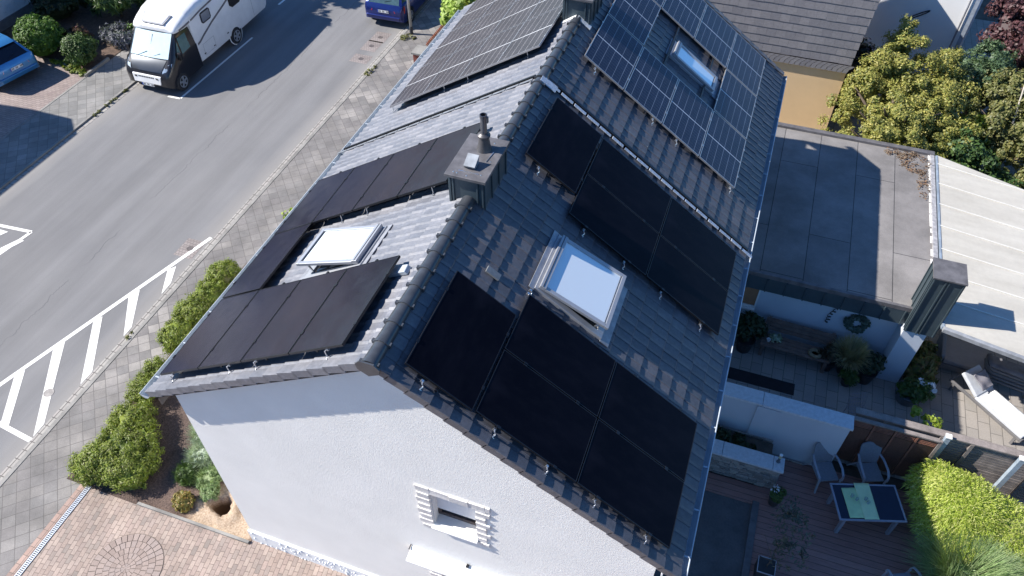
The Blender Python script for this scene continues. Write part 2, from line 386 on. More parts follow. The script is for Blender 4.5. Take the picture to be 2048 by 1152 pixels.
for i, (x, y, w, d, lb) in enumerate(((-10.86, 7.32, .62, .75, 'small iron cover in a square stone patch at the end of the white line'),
        (-11.02, 20.35, .65, .8, 'small iron cover behind the parked dark blue car, closest to its bumper'), (-11.05, 19.62, .65, .8, 'iron street cover, middle one of three by the right kerb'), (-11.0, 18.6, .75, .6, 'iron cover in a pale patch, nearest of three by the kerb'))):
    t = thing('manhole_cover', lb, 'manhole cover', (x, y, 0), group='iron covers set in the street')
    MB().quad((-w/2, -d/2, .003), (w/2, -d/2, .003), (w/2, d/2, .003), (-w/2, d/2, .003)).build('stone_surround', m_patch, t, fix=False)
    MB().lathe([(.10, -.01), (.10, .008), (.08, .010), (.075, .006), (.0, .006)], seg=20).build('lid', m_iron, t)
t = thing('manhole_cover', 'round gully cover beside the longest white hatch stripe', 'manhole cover', (-11.05, 1.75, 0), group='iron covers set in the street')
MB().lathe([(.13, -.01), (.13, .006), (.11, .008), (.10, .005), (.0, .005)], seg=24).build('lid', M('worn_iron', (.3, .28, .27), .7, .2), t)
# drive drain channel
t = thing('drain_channel', 'long narrow pale drain grate running along the edge of the red driveway', 'drain', (-8.27, -1.4, .05))
MB().box(-.055, .055, -6, 1.38, -.05, .012).build('channel', M('drain_dark', (.06, .07, .09), .7), t)
g = MB(); y = -5.0
while y < 1.36: g.box(-.042, .042, y, y+.018, .006, .020); y += .042
g.box(-.055, -.042, -6, 1.38, .002, .021); g.box(.042, .055, -6, 1.38, .002, .021)
g.build('grate', M('galvanised', (.42, .46, .53), .45, .5, .1, 9), t)
# brown border row beside the drain
struct(MB().quad((-8.5, -60, .059), (-8.36, -60, .059), (-8.36, -.02, .059), (-8.5, -.02, .059)).build('driveway_border', pavers('border_row', [(.34, .22, .18), (.42, .29, .24), (.30, .21, .18)], (.16, .12, .1), .2, .2, 0, .007, rot=rad(90)), fix=False))
# circle of radial setts
g = MB(); cx, cy = -6.25, -1.33
g.box(-.0, .0, 0, 0, 0, 0) if 0 else None
for r0, r1, n in ((.0, .10, 8), (.105, .21, 12), (.215, .33, 18), (.335, .46, 24), (.465, .60, 30), (.61, .76, 36)):
    for k in range(n):
        a0 = 2*pi*(k+.06)/n+r0*3; a1 = 2*pi*(k+.94)/n+r0*3; zz = .064+.004*random.random(); am = (a0+a1)/2
        g.loft([[(cx+r*cos(a), cy+r*sin(a), z) for r, z in ((r0, .05), (r0, zz), (r1, zz), (r1, .05))] for a in (a0, am, a1)], closed=True)
t = NT('sett'); gg = t.n('NewGeometry'); t.col(t.mix(1, t.ramp(gg.outputs['Random Per Island'], [(0, (.26, .20, .175)), (.5, (.33, .26, .23)), (1, (.29, .235, .215))]), t.ramp(t.noise(40, 3), [(.3, .85), (.7, 1.05)]), 'MULTIPLY')); t.set(.8)
struct(g.build('sett_circle', t.m))
struct(MB().prism([(cx+.775*cos(2*pi*k/48), cy+.775*sin(2*pi*k/48)) for k in range(48)], 2, .05, .0585).build('circle_bed', M('joint_dark', (.13, .105, .09), .9)))
# garden side
struct(MB().quad((4.0, 6.3, .02), (14, 6.3, .02), (14, 30, .02), (4.0, 30, .02)).build('terrace', m_patio, fix=False))
t = NT('deck_boards'); x, y, z = t.sep(t.co(rot=(0, 0, rad(-1))))
fr = t.math('FRACT', t.math('DIVIDE', y, .145)); row = t.math('FLOOR', t.math('DIVIDE', y, .145))
wn = t.n('TexWhiteNoise'); wn.noise_dimensions = '1D'; t.l(row, wn.inputs['W'])
k = t.ramp(wn.outputs['Value'], [(0, (.26, .135, .115)), (.5, (.31, .165, .14)), (1, (.35, .19, .16))])
k = t.mix(1, k, t.ramp(t.noise(4, 5, .7, t.co(scale=(1, 9, 1))), [(.3, .75), (.7, 1.15)]), 'MULTIPLY')
gap = t.ramp(t.math('ABSOLUTE', t.math('SUBTRACT', fr, .5)), [(.465, 0), (.48, 1)])
k = t.mix(gap, k, (.012, .008, .008)); t.col(k); t.set(.6)
t.bump(t.math('SUBTRACT', 1, gap), .6, .02); m_deck = t.m
struct(MB().box(6.08, 12.5, -14, 6.0, -.05, .045).box(4.2, 6.08, 4.55, 5.02, -.05, .045).box(6.5, 7.5, 5.35, 5.95, .0451, .046).build('wooden_deck', m_deck))
struct(MB().quad((4.0, -14, .01), (5.93, -14, .01), (5.93, 4.55, .01), (4.0, 4.55, .01)).build('side_path', M('dark_path', (.10, .10, .105), .85, 0, .25, 2, .4, 60, fine=.2), fix=False))
MBk = MB(); MBk.box(5.93, 6.075, -14, 4.62, -.05, .075); struct(MBk.build('path_edging', M('edging_dark', (.12, .12, .13), .8)))
# opposite front garden
struct(MB().quad((-30, 14.5, .05), (-22.2, 14.5, .05), (-20.2, 13.95, .05), (-20.2, 40, .05), (-30, 40, .05)).build('garden_soil', m_mulch, fix=False))

# ================================================================ THE ROW HOUSES
def tilemat(name, tones):
    t = NT(name); gg = t.n('NewGeometry')
    k = t.ramp(gg.outputs['Random Per Island'], [(0, tones[0]), (.5, tones[1]), (1, tones[2])])
    sp = t.ramp(t.noise(13, 5, .75), [(.32, .72), (.6, 1.0), (.8, 1.35)]); k = t.mix(1, k, sp, 'MULTIPLY')
    li = t.ramp(t.noise(55, 2, .5), [(.74, 0), (.80, .35)]); k = t.mix(li, k, (.25, .24, .23))
    t.col(k); t.set(.42, 0, .5)
    t.l(t.ramp(t.noise(9, 4), [(.3, .30), (.7, .52)]), t.b.inputs['Roughness'])
    t.bump(t.noise(80, 3), .18, .004); return t.m
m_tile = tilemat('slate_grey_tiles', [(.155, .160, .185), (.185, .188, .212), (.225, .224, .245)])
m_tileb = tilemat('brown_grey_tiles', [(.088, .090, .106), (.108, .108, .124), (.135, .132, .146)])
m_ridge = M('ridge_tile', (.055, .06, .07), .28, 0, .2, 7, .1, 60, spec=.6)
m_under = M('roof_felt', (.035, .033, .033), .9)
m_zinc = M('zinc', (.50, .55, .60), .45, .12, .12, 5)
m_zincs = M('zinc_sheet', (.50, .53, .57), .45, .5, .15, 6)
m_alu = M('aluminium', (.72, .73, .75), .3, .9, .08, 20)
m_blk = M('black_frame', (.028, .028, .033), .30, .5, .1, 10)
m_clad = M('dark_cladding', (.066, .092, .108), .42, .25, .1, 3, .06, 30)
m_cladt = M('cladding_top', (.155, .148, .155), .55, .3, .3, 5, .1, 30)
TW = .1955; CH = .3135
def tiles(side, v0, v1, ulast, clip=None, voff=0, mat=None, parent=None, holes=()):
    """profiled interlocking tiles, every tile its own island"""
    V = []; F = []; S = [0, .12, .45, .70, .82, .90, .96, 1.0]; P = [.003, .0, .0, .004, .012, .017, .0175, .012]
    if side > 0: S, P = [1-a for a in S[::-1]], P[::-1]
    n = int(round((v1-v0)/TW)); tw = (v1-v0)/n; rows = 18; T = .022; P = [a*1.25 for a in P] if side < 0 else [a*.55 for a in P]
    for c in range(rows):
        ub = ulast-c*CH; ut = ub-CH-.03
        if ub < .02: break
        ut = max(ut, 0)
        for j in range(n):
            va = v0+j*tw; vm = va+tw/2; um = (ub+ut)/2
            if clip and clip(um, vm): continue
            if any(a < um < b and e < vm < f for a, b, e, f in holes): continue
            dz = random.gauss(0, .0015); dt = random.gauss(0, .0012); k = len(V); m_ = len(S)
            for q, (s, p) in enumerate(zip(S, P)):
                v = va+tw*s*.995; nose = ub+.010*sin(pi*s)+random.gauss(0, .0006)
                V.append(RF(side, ut, v, .002+dz+p*.9)); V.append(RF(side, nose-.012, v, T+dz+dt+p)); V.append(RF(side, nose, v, T-.006+dz+dt+p)); V.append(RF(side, nose-.03, v, -.002))
            for q in range(m_-1):
                a = k+4*q; b = a+4
                for r in range(3): F.append((a+r, b+r, b+r+1, a+r+1))
            F.append((k, k+1, k+2, k+3)); e = k+4*(m_-1); F.append((e+3, e+2, e+1, e))
    mb = MB(); mb.v = V; mb.f = F
    return mb.build('roof_tiles', mat or m_tile, parent)
def slab(mb, side, u0, u1, v0, v1, n0, n1):
    p = [RF(side, u, v, n) for n in (n0, n1) for u, v in ((u0, v0), (u1, v0), (u1, v1), (u0, v1))]
    return mb.hexa(p)
def ridge(parent, y0, y1, endcap=False):
    mb = MB(); L = .345; y = y0; i = 0
    while y < y1-.05:
        e = min(y+L, y1); r0, r1 = .118, .108; n0 = len(mb.v)
        for (yy, r) in ((y-.03, r0+.008), (y+.02, r0+.008), (y+.022, r0), (e, r1)):
            for k in range(13):
                a = -.12*pi+1.24*pi*k/12; mb.v.append((r*cos(a), yy, H-.066+r*sin(a)*.98))
        for q in range(3):
            for k in range(12): mb.f.append((n0+q*13+k, n0+q*13+k+1, n0+(q+1)*13+k+1, n0+(q+1)*13+k))
        mb.f.append(tuple(n0+k for k in range(13)))
        for sd in (-1, 1):      # small retaining clips at the collar
            mb.box(sd*.118-.018, sd*.118+.018, y-.025, y+.025, H-.05, H+.0)
        y += L
    if endcap: mb.prism([(-.15, H-.11), (-.17, H-.02), (-.10, H+.06), (.10, H+.06), (.17, H-.02), (.15, H-.11), (0, H-.20)], 1, y0-.075, y0-.052)
    return mb.build('ridge_tiles', m_ridge, parent, smooth=40)
def gutter(parent, side, v0, v1, uedge=5.31):
    mb = MB(); x, _, z = RF(side, uedge, 0, -.03); r = .085; cx = x+side*.045; cz = z-.02; seg = 10
    def ring(y, rr): return [(cx+side*rr*cos(pi+pi*k/seg)*(1), y, cz+rr*sin(pi+pi*k/seg)) for k in range(seg+1)]
    inner = [ring(y, r-.004) for y in (v0, v1)]; outer = [ring(y, r) for y in (v0, v1)]
    mb.loft(inner, cap=False); mb.loft(outer, cap=False)
    mb.tube([(cx+side*r, v0, cz+.004), (cx+side*r, v1, cz+.004)], .011, 8)
    for y in (v0, v1): mb.quad(*ring(y, r))
    n = int((v1-v0)/.7)
    for i in range(n): y = v0+(i+.5)*(v1-v0)/n; mb.box(cx-r, cx+r, y-.012, y+.012, cz+.0, cz+.006)
    return mb.build('gutter', m_zinc, parent, smooth=40)
def verge(parent, side, v, ulast, out):
    """stepped verge tiles with hanging flange; out=-1 near side"""
    mb = MB()
    for c in range(17):
        ub = ulast-c*CH; ut = max(ub-CH-.02, .06)
        if ub < .1: break
        a, b = sorted((v+out*.030, v+out*.004))
        mb.hexa([RF(side, u, vv, n) for lo in (1, 0) for (u, vv, n) in ((ut, a, -.105 if lo else .022), (ub, a, -.072 if lo else .047), (ub, b, -.072 if lo else .047), (ut, b, -.105 if lo else .022))])
        c0, c1 = sorted((v+out*.030, v-out*.135))
        mb.hexa([RF(side, u, vv, n) for lo in (1, 0) for (u, vv, n) in ((ut, c0, .022 if lo else .034), (ub, c0, .044 if lo else .062), (ub, c1, .030 if lo else .044), (ut, c1, .010 if lo else .020))])
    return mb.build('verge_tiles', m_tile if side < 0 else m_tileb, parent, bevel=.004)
def stucco(name, c, var=.04, bump=.55):
    if name in MATS: return MATS[name]
    t = NT(name)
    k = t.ramp(t.noise(1.1, 5, .6), [(.3, tuple(x*(1-var) for x in c)), (.7, tuple(min(1, x*(1+var)) for x in c))])
    t.col(k); t.set(.9, 0, .2)
    t.bump(t.math('ADD', t.noise(36, 4, .75), t.math('MULTIPLY', t.noise(95, 2, .6), .6)), bump, .012); MATS[name] = t.m; return t.m
m_stucco = stucco('white_render', (.85, .82, .775), .04, .6)
m_stuccob = stucco('far_render', (.7, .7, .7))

def wall_with_holes(x0, x1, y0, y1, top, holes, parent, mat):
    """gable wall built as butted vertical strips; holes: (xa,xb,za,zb)"""
    xs = sorted({x0, x1, 0.0}|{h[0] for h in holes}|{h[1] for h in holes}); mb = MB()
    for a, b in zip(xs[:-1], xs[1:]):
        hs = sorted([h for h in holes if h[0] <= a+1e-6 and h[1] >= b-1e-6], key=lambda h: h[2]); z = 0
        for h in hs: mb.prism([(a, z), (b, z), (b, h[2]), (a, h[2])], 1, y0, y1); z = h[3]
        mb.prism([(a, z), (b, z), (b, top(b)), (a, top(a))], 1, y0, y1)
    return mb.build('wall', mat, parent, fix=True)
def topz(x): return H-abs(x)*tan(AR if x > 0 else AL)-.15

m_stone = M('white_stone', (.78, .74, .70), .85, 0, .12, 6, .6, 25, fine=.15)
m_sill = M('white_sill', (.80, .79, .77), .5, 0, .04)
m_shut = M('shutter_white', (.74, .75, .77), .5, 0, .03)
m_wood = M('brown_frame', (.10, .07, .06), .5, 0, .2, 10)
t = NT('window_glass'); t.col((.03, .035, .045)); t.set(.08, 0, .6); m_glass = t.m

def stone_window(parent, xa, xb, za, zb, shutter, name='window'):
    fr = MB(); fr.box(xa+.002, xb-.002, .36, .40, za, zb); w = fr.build(name, m_glass, parent)
    s = MB(); s.box(xa, xb, .31, .335, za+shutter, zb); s.build('shutter', m_shut, w)
    g = MB(); g.box(xa, xb, .335, .358, za+.0, za+.09); g.box(xa, xa+.06, .335, .358, za+.09, zb); g.box(xb-.06, xb, .335, .358, za+.09, zb); g.build('frame', m_wood, w)
    q = MB(); q.hexa([(xa-.02, .07, za-.07), (xb+.02, .07, za-.07), (xb+.02, .335, za-.03), (xa-.02, .335, za-.03), (xa-.02, .07, za-.035), (xb+.02, .07, za-.035), (xb+.02, .335, za+.0), (xa-.02, .335, za+.0)]); q.build('sill', m_sill, w, bevel=.004)
    r = MB(); st = random.getstate(); random.seed(3)
    for e in ((xa-.205, xa-.003, za-.19, zb+.17), (xb+.003, xb+.17, za-.19, zb+.17), (xa-.003, xb+.003, zb+.001, zb+.17), (xa-.003, xb+.003, za-.19, za-.072)): r.box(e[0], e[1], .134, .1495, e[2], e[3])
    def blk(x0, x1, z0, z1):
        y = .15-random.uniform(.026, .04); j = lambda a=.006: random.uniform(-a, a)
        r.hexa([(x0+j(), y+.02, z0+j()), (x1+j(), y+.02, z0+j()), (x1, .149, z0), (x0, .149, z0), (x0+j(), y, z1+j()), (x1+j(), y, z1+j()), (x1, .149, z1), (x0, .149, z1)])
    n = 6; hh = (zb-za+.06)/n
    for i in range(n):
        z = za-.07+i*hh; l = .215 if i % 2 else .24
        blk(xa-l, xa-.004, z+.002, z+hh-.002); blk(xb+.004, xb+(.24 if i % 2 else .17), z+.008, z+hh-.03)
    x = xa-.24
    while x < xb+.22: l = random.uniform(.22, .38); blk(x+.006, min(x+l, xb+.25)-.006, zb+.0, zb+.19); x += l
    x = xa-.2
    while x < xb+.2: l = random.uniform(.3, .5); blk(x+.006, min(x+l, xb+.22)-.006, za-.21, za-.075); x += l
    r.build('stone_surround', m_stone, w, bevel=.012)
    v = MB()
    for i in range(12):
        z = za+i*(zb-za)/12; v.hexa([(xa+.001, .17, z+.01), (xa+.022, .17, z+.01), (xa+.022, .31, z+.03), (xa+.001, .31, z+.03), (xa+.001, .17, z+.1*(zb-za)), (xa+.018, .17, z+.1*(zb-za)), (xa+.018, .31, z+.1*(zb-za)+.0), (xa+.001, .31, z+.1*(zb-za))])
    v.build('reveal_stones', m_stone, w, bevel=.006); random.setstate(st)

# chimney
def chimney(parent, y0, y1, x0=-.30, x1=.25, ztop=8.58):
    b = MB(); b.box(x0, x1, y0, y1, 7.4, ztop); c = b.build('chimney', m_clad, parent)
    s = MB()
    for x in (x0+.012, x0+.06, x1-.012, x1-.10): s.box(x-.014, x+.014, y0-.022, y0-.001, 7.5, ztop-.01)
    n = 3
    for i in range(n+1): y = y0+.015+(y1-y0-.03)*i/n; s.box(x1+.001, x1+.024, y-.014, y+.014, 7.5, ztop-.01); s.box(x0-.024, x0-.001, y-.014, y+.014, 7.6, ztop-.01)
    s.build('standing_seams', m_clad, c, bevel=.003)
    k = MB(); k.box(x0-.055, x1+.055, y0-.06, y1+.06, ztop+.001, ztop+.055); k.build('chimney_cap', m_cladt, c, bevel=.006)
    return c
def roof_pair(name, label, v0, v1, near):
    h = thing(name, label, 'house', (0, v0, 0), world=True)
    clip = None if near else (lambda u, v: v > 12.70+u/.94*1.17)
    if near:
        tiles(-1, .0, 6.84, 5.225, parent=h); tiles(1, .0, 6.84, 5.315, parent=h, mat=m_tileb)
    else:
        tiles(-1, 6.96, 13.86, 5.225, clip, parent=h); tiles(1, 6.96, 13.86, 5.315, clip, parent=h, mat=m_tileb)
    for sd in (-1, 1):
        mb = MB()
        if near: slab(mb, sd, .02, 5.2, .01, 6.86, -.14, -.012)
        else:
            slab(mb, sd, .94, 5.2, 6.94, 13.85, -.14, -.012); slab(mb, sd, .02, .93, 6.94, 12.75, -.14, -.012)
        mb.build('roof_deck', m_under, h)
        gutter(h, sd, v0-.02 if near else v0+.01, v1-.01)
        e = RF(sd, 5.2, 0, -.2); f = MB(); f.box(min(e[0]-sd*.02, e[0]), max(e[0]-sd*.02, e[0]), v0+.02, v1-.02, e[2]-.14, e[2]+.04); f.build('fascia', m_shut if sd > 0 else m_wood, h)
    if near:
        for sd in (-1, 1): verge(h, sd, .0, 5.225 if sd < 0 else 5.315, -1)
        ridge(h, 0.0, 3.34, True); ridge(h, 4.28, 6.82)
        chimney_ = chimney(h, 3.32, 4.28)
        f = MB()   # flue pipe, twisted lead collar and vent hood
        f.lathe([(.125, 0), (.105, .05), (.085, .16), (.078, .22), (.098, .24), (.10, .27), (.06, .30), (.058, .31), (.058, .31)], (0, 4.02, 8.635), 18)
        f.build('flue_collar', M('lead', (.11, .105, .11), .45, .5, .15, 9), chimney_, smooth=40)
        f = MB(); f.lathe([(.05, 0), (.05, .27), (.057, .275), (.057, .33), (.044, .33), (.044, .2)], (0, 4.02, 8.93), 16); f.box(.045, .075, 4.0, 4.04, 9.13, 9.23); f.build('flue_pipe', M('pipe', (.20, .20, .22), .3, .8), chimney_, smooth=40)
        f = MB(); f.hexa([(-.13, 3.50, 8.64), (.05, 3.50, 8.64), (.05, 3.66, 8.64), (-.13, 3.66, 8.64), (-.12, 3.46, 8.70), (.06, 3.46, 8.70), (.06, 3.66, 8.79), (-.12, 3.66, 8.79)]); f.build('vent_hood', M('hood', (.38, .40, .42), .4, .5), chimney_)
        f = MB(); f.bar((.14, 3.72, 8.640), (.17, 3.98, 8.642), .012, .012); f.box(-.18, .14, 3.40, 3.415, 8.636, 8.640)
        for x, y in ((-.24, 3.35), (-.18, 3.34), (-.02, 3.32), (.18, 3.4), (.2, 3.75), (.1, 4.2), (-.1, 4.25)): f.lathe([(.012, 0), (.008, .008), (0, .008)], (x, y, 8.636), 8)
        f.build('screws', m_alu, chimney_)
    else:
        ridge(h, 6.90, 9.24); ridge(h, 10.2, 12.66); chimney(h, 9.26, 10.18)
        f = MB()
        for sd in (-1, 1): slab(f, sd, .0, .34, 9.14, 9.27, .03, .05)
        f.build('flashing', M('mortar_white', (.72, .72, .72), .7, 0, .2, 20, .6, 60), h)
        hp = MB(); a = (0, 12.66, H+.02); l = RF(-1, .94, 13.87, .03); r = RF(1, .94, 13.87, .03); hp.quad(a, l, r); hp.build('hip', m_tile, h, fix=False)
    return h

nh = roof_pair('terraced_house', 'near row house with white gable wall, chimney and all-black solar panels', 0, 6.9, True)
wall_with_holes(-4.05, 4.03, .15, .42, topz, [(.45, 1.22, 3.88, 4.88), (.45, 1.60, .9, 1.95)], nh, m_stucco)
b = MB(); b.box(-4.05, 4.03, .42, 6.88, 0, 5.0); b.build('side_walls', m_stucco, nh)
stone_window(nh, .45, 1.22, 3.88, 4.88, .26); stone_window(nh, .45, 1.60, .9, 1.95, .6)
b = MB(); b.hexa([(-.08, -.13, 2.555), (3.3, -.13, 2.555), (3.3, .148, 2.555), (-.08, .148, 2.555), (-.08, -.13, 2.60), (3.3, -.13, 2.60), (3.3, .148, 2.665), (-.08, .148, 2.665)]); c = b.build('door_canopy', m_sill, nh, bevel=.006)
b = MB(); b.box(-.10, -.085, .05, .149, 2.67, 2.685); b.box(.98, 1.03, .08, .14, 2.675, 2.70); b.build('bracket', m_blk, c)
# rough stone plinth
b = MB(); b.box(-4.09, 4.06, .10, .149, 0, .50); p = b.build('plinth', stucco('plinth_white', (.80, .80, .79), .05, .5), nh)
b = MB()
for i in range(230):
    x = -4.0+8*random.random(); z = .05+.42*random.random(); s = random.uniform(.02, .045)
    b.add([(x-s, .0995, z-s*.8), (x+s, .0995, z-s*.6), (x+s*.3, .0995, z+s), (x+s*.2, .085-s*.2, z-s*.1)], [(0, 1, 3), (1, 2, 3), (2, 0, 3)])
b.build('plinth_relief', MATS['plinth_white'], p)
# verge soffit boards, brown
for sd in (-1, 1):
    mb = MB(); slab(mb, sd, .15, 5.15, .03, .148, -.165, -.142); mb.build('soffit', m_wood, nh)
# lead apron and party strip between the two roofs
m_lead = M('lead_apron', (.52, .56, .62), .5, .1, .2, 12, .5, 40)
mb = MB(); slab(mb, -1, .1, 5.28, 6.88, 6.925, .02, .075); slab(mb, 1, .1, 5.30, 6.90, 6.95, .02, .075); mb.build('party_strip', m_blk, nh)
mb = MB(); u = .15
while u < 5.2: slab(mb, 1, u, u+.27+.02*random.random(), 6.80, 6.865+.01*random.random(), .048, .062+.006*random.random()); u += .3135
mb.build('lead_flashing', m_lead, nh, bevel=.008)
mb = MB(); u = .15
while u < 5.2: slab(mb, -1, u, u+.295, 6.80, 6.86, .040, .050); u += .3135
mb.build('verge_strip', M('strip_light', (.30, .31, .33), .4, .4), nh)
mb = MB(); slab(mb, 1, .0, .35, 6.72, 6.90, .05, .065); mb.build('lead_saddle', m_lead, nh)
fh = roof_pair('terraced_house', 'far row house with framed blue solar panels and a narrow skylight', 6.9, 13.86, False)
b = MB(); b.box(-4.05, 4.03, 6.9, 13.6, 0, 5.0); b.prism([(-4.05, 5.0), (4.03, 5.0), (4.03, topz(4.03)), (1.0, topz(1.0)), (-1.0, topz(-1.0)), (-4.05, topz(-4.05))], 1, 13.4, 13.6); b.build('wall', m_stuccob, fh)
mb = MB(); verge_ = verge(fh, 1, 13.86, 5.315, 1)

# opened roof windows
m_sash = M('sash_grey', (.40, .41, .44), .4, .35, .06, 8)
t = NT('skylight_glass'); t.col((.90, .96, .97)); t.set(.06, .35, 1.0); t.b.inputs['Coat Weight'].default_value = .6; t.b.inputs['Coat Roughness'].default_value = .02; m_sglass = t.m  # near-white base puts the bright sky reflection into the glass colour
def skylight(parent, side, u0, u1, v0, v1, ang, base=.03):
    def P(u, v, n): return RF(side, u, v, n)
    def B(mb, ua, ub, va, vb, na, nb, rot=0):
        pts = []
        for n in (na, nb):
            for u, v in ((ua, va), (ub, va), (ub, vb), (ua, vb)):
                du, dn = u-u0, n-.09; uu = u0+du*cos(rot)-dn*sin(rot); nn = .09+du*sin(rot)+dn*cos(rot)
                pts.append(P(uu, v, nn) if rot else P(u, v, n))
        return mb.hexa(pts)
    f = MB(); w = .07
    B(f, u0-.07, u1+.05, v0-.03, v0+w, .0, .075); B(f, u0-.07, u1+.05, v1-w, v1+.03, .0, .075); B(f, u0-.07, u0+w, v0+w, v1-w, .0, .075); B(f, u1-w, u1+.05, v0+w, v1-w, .0, .075)
    fr = f.build('skylight', m_sash, parent, bevel=.006)
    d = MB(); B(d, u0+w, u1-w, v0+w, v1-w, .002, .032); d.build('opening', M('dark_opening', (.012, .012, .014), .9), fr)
    a = MB(); B(a, u1+.05, u1+.22, v0-.06, v1+.06, .030, .042); a.build('apron', M('apron_grey', (.33, .34, .37), .5, .3), fr)
    a = MB(); B(a, u0-.16, u0-.07, v0-.06, v1+.06, .036, .05); a.build('apron', MATS['apron_grey'], fr)
    s = MB(); r = ang; z0, z1 = .082, .135; q = .068
    B(s, u0-.02, u0+q*1.2, v0, v1, z0, z1+.02, r); B(s, u1-q, u1, v0, v1, z0, z1, r); B(s, u0+q*1.2, u1-q, v0, v0+q, z0, z1, r); B(s, u0+q*1.2, u1-q, v1-q, v1, z0, z1, r)
    sash = s.build('sash', m_sash, fr, bevel=.006)
    gl = MB(); B(gl, u0+q*1.2, u1-q, v0+q, v1-q, z0+.01, z1-.022, r); gl.build('glass', m_sglass, fr)
    for k in (0, 1):
        ln = MB(); B(ln, u0+.02, u0+.028, v0+.004, v1-.004, z1+.021, z1+.026, r) if k else B(ln, u1-q-.02, u1-q-.012, v0+q, v1-q, z1-.022, z1-.012, r)
        ln.build('seal', m_blk, fr)
    if ang > .02:
        for v in (v0+.10, v1-.10): g = MB(); g.bar(P(u1-.12, v, .05), P(u0+(u1-u0-.12)*cos(ang), v, .09+(u1-u0-.12)*sin(ang)), .02, .03); g.build('stay', m_alu, fr)
skylight(nh, -1, 1.60, 2.83, 2.13, 3.02, rad(11)); skylight(nh, 1, 1.62, 2.84, 2.66, 3.84, rad(8.5)); skylight(fh, 1, 2.22, 3.44, 10.55, 11.12, 0)
mb = MB(); slab(mb, 1, .76, 1.0, 2.31, 2.43, .03, .062); mb.build('vent_tile', M('vent_grey', (.20, .21, .22), .5), nh, bevel=.004)
mb = MB(); mb.hexa([RF(-1, u, v, n) for n, o in ((.02, 0), (.09, .02)) for u, v in ((.28+o, 1.64), (.66, 1.66), (.66, 1.84), (.30+o, 1.80))]); mb.build('roof_step', m_zinc, nh, bevel=.01)

# ================================================================ SOLAR PANELS
def cellmat(name, base, line, thick, dot, tint, nu=6, L=1.74, Wd=1.03, rough=.22):
    t = NT(name); x, y, z = t.sep()
    fx = t.math('FRACT', t.math('MULTIPLY', x, nu/Wd)); lx = t.ramp(t.math('ABSOLUTE', t.math('SUBTRACT', fx, .5)), [(.475, 0), (.488, 1)])
    fy = t.math('FRACT', t.math('MULTIPLY', y, 20/L)); ly = t.ramp(t.math('ABSOLUTE', t.math('SUBTRACT', fy, .5)), [(.455, 0), (.475, 1)])
    bb = t.math('FRACT', t.math('MULTIPLY', x, nu*9/Wd)); lb = t.ramp(t.math('ABSOLUTE', t.math('SUBTRACT', bb, .5)), [(.38, 0), (.46, .10)])
    dotm = t.ramp(t.math('FRACT', t.math('MULTIPLY', y, 20/L)), [(.70, 0), (.72, 1)])
    k = t.mix(lb, base, line); k = t.mix(t.math('MULTIPLY', ly, .35), k, dot)
    k = t.mix(t.math('MULTIPLY', lx, .62), k, line)
    my = t.ramp(t.math('ABSOLUTE', t.math('SUBTRACT', y, L/2)), [(.008, 1), (.012, 0)]); k = t.mix(t.math('MULTIPLY', my, thick), k, (.75, .77, .80))
    k = t.mix(1, k, t.ramp(t.noise(1.3, 3), [(.3, .8), (.7, 1.2)]), 'MULTIPLY')
    t.col(k); t.set(rough, 0, .5); t.b.inputs['Specular IOR Level'].default_value = .22
    return t.m
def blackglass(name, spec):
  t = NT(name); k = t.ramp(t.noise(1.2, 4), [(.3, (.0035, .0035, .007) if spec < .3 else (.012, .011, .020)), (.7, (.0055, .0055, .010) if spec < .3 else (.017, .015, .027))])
  refl_smear = t.ramp(t.noise(.55, 3, .5, t.co(rot=(0, 0, .6), scale=(1, .45, 1)), dist=1.2), [(.48, 0), (.68, .05)]); k = t.mix(refl_smear, k, (.22, .20, .28))  # stretched soft smear paints banded reflections into the glass colour
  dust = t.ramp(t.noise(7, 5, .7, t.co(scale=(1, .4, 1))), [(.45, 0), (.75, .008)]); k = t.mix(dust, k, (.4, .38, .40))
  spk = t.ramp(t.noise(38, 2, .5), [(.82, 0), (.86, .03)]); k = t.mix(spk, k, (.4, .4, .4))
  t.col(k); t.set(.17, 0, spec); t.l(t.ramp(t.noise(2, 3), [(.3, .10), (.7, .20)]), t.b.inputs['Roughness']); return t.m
m_black = blackglass('black_glass', .06); m_blackL = blackglass('black_glass_street', .5)  # street copy of the same glass, reflected sheen partly put into its bluer base
m_cellL = cellmat('grey_cells', (.042, .038, .046), (.62, .60, .62), .95, (.30, .29, .31), 0)
m_cellR = cellmat('blue_cells', (.016, .022, .050), (.60, .63, .70), 1, (.24, .27, .34), 0)
m_silver = M('silver_frame', (.55, .53, .53), .35, .7, .08, 10)
def panel(label, group, Wd, L, gm, fmat, fw=.022):
    p = thing('solar_panel', label, 'solar panel', (0, 0, 0), group=group)
    g = MB(); g.box(fw, Wd-fw, fw, L-fw, -.030, -.003); g.build('glass', gm, p)
    f = MB(); f.box(0, Wd, 0, fw-.0005, -.036, 0); f.box(0, Wd, L-fw+.0005, L, -.036, 0); f.box(0, fw-.0005, fw, L-fw, -.036, 0); f.box(Wd-fw+.0005, Wd, fw, L-fw, -.036, 0)
    c = f
    for x in (0, Wd):
        for y in (L*.22, L*.78): c.box(x-.018, x+.018, y-.03, y+.03, -.001, .006)
    f.build('frame', fmat, p)
    return p
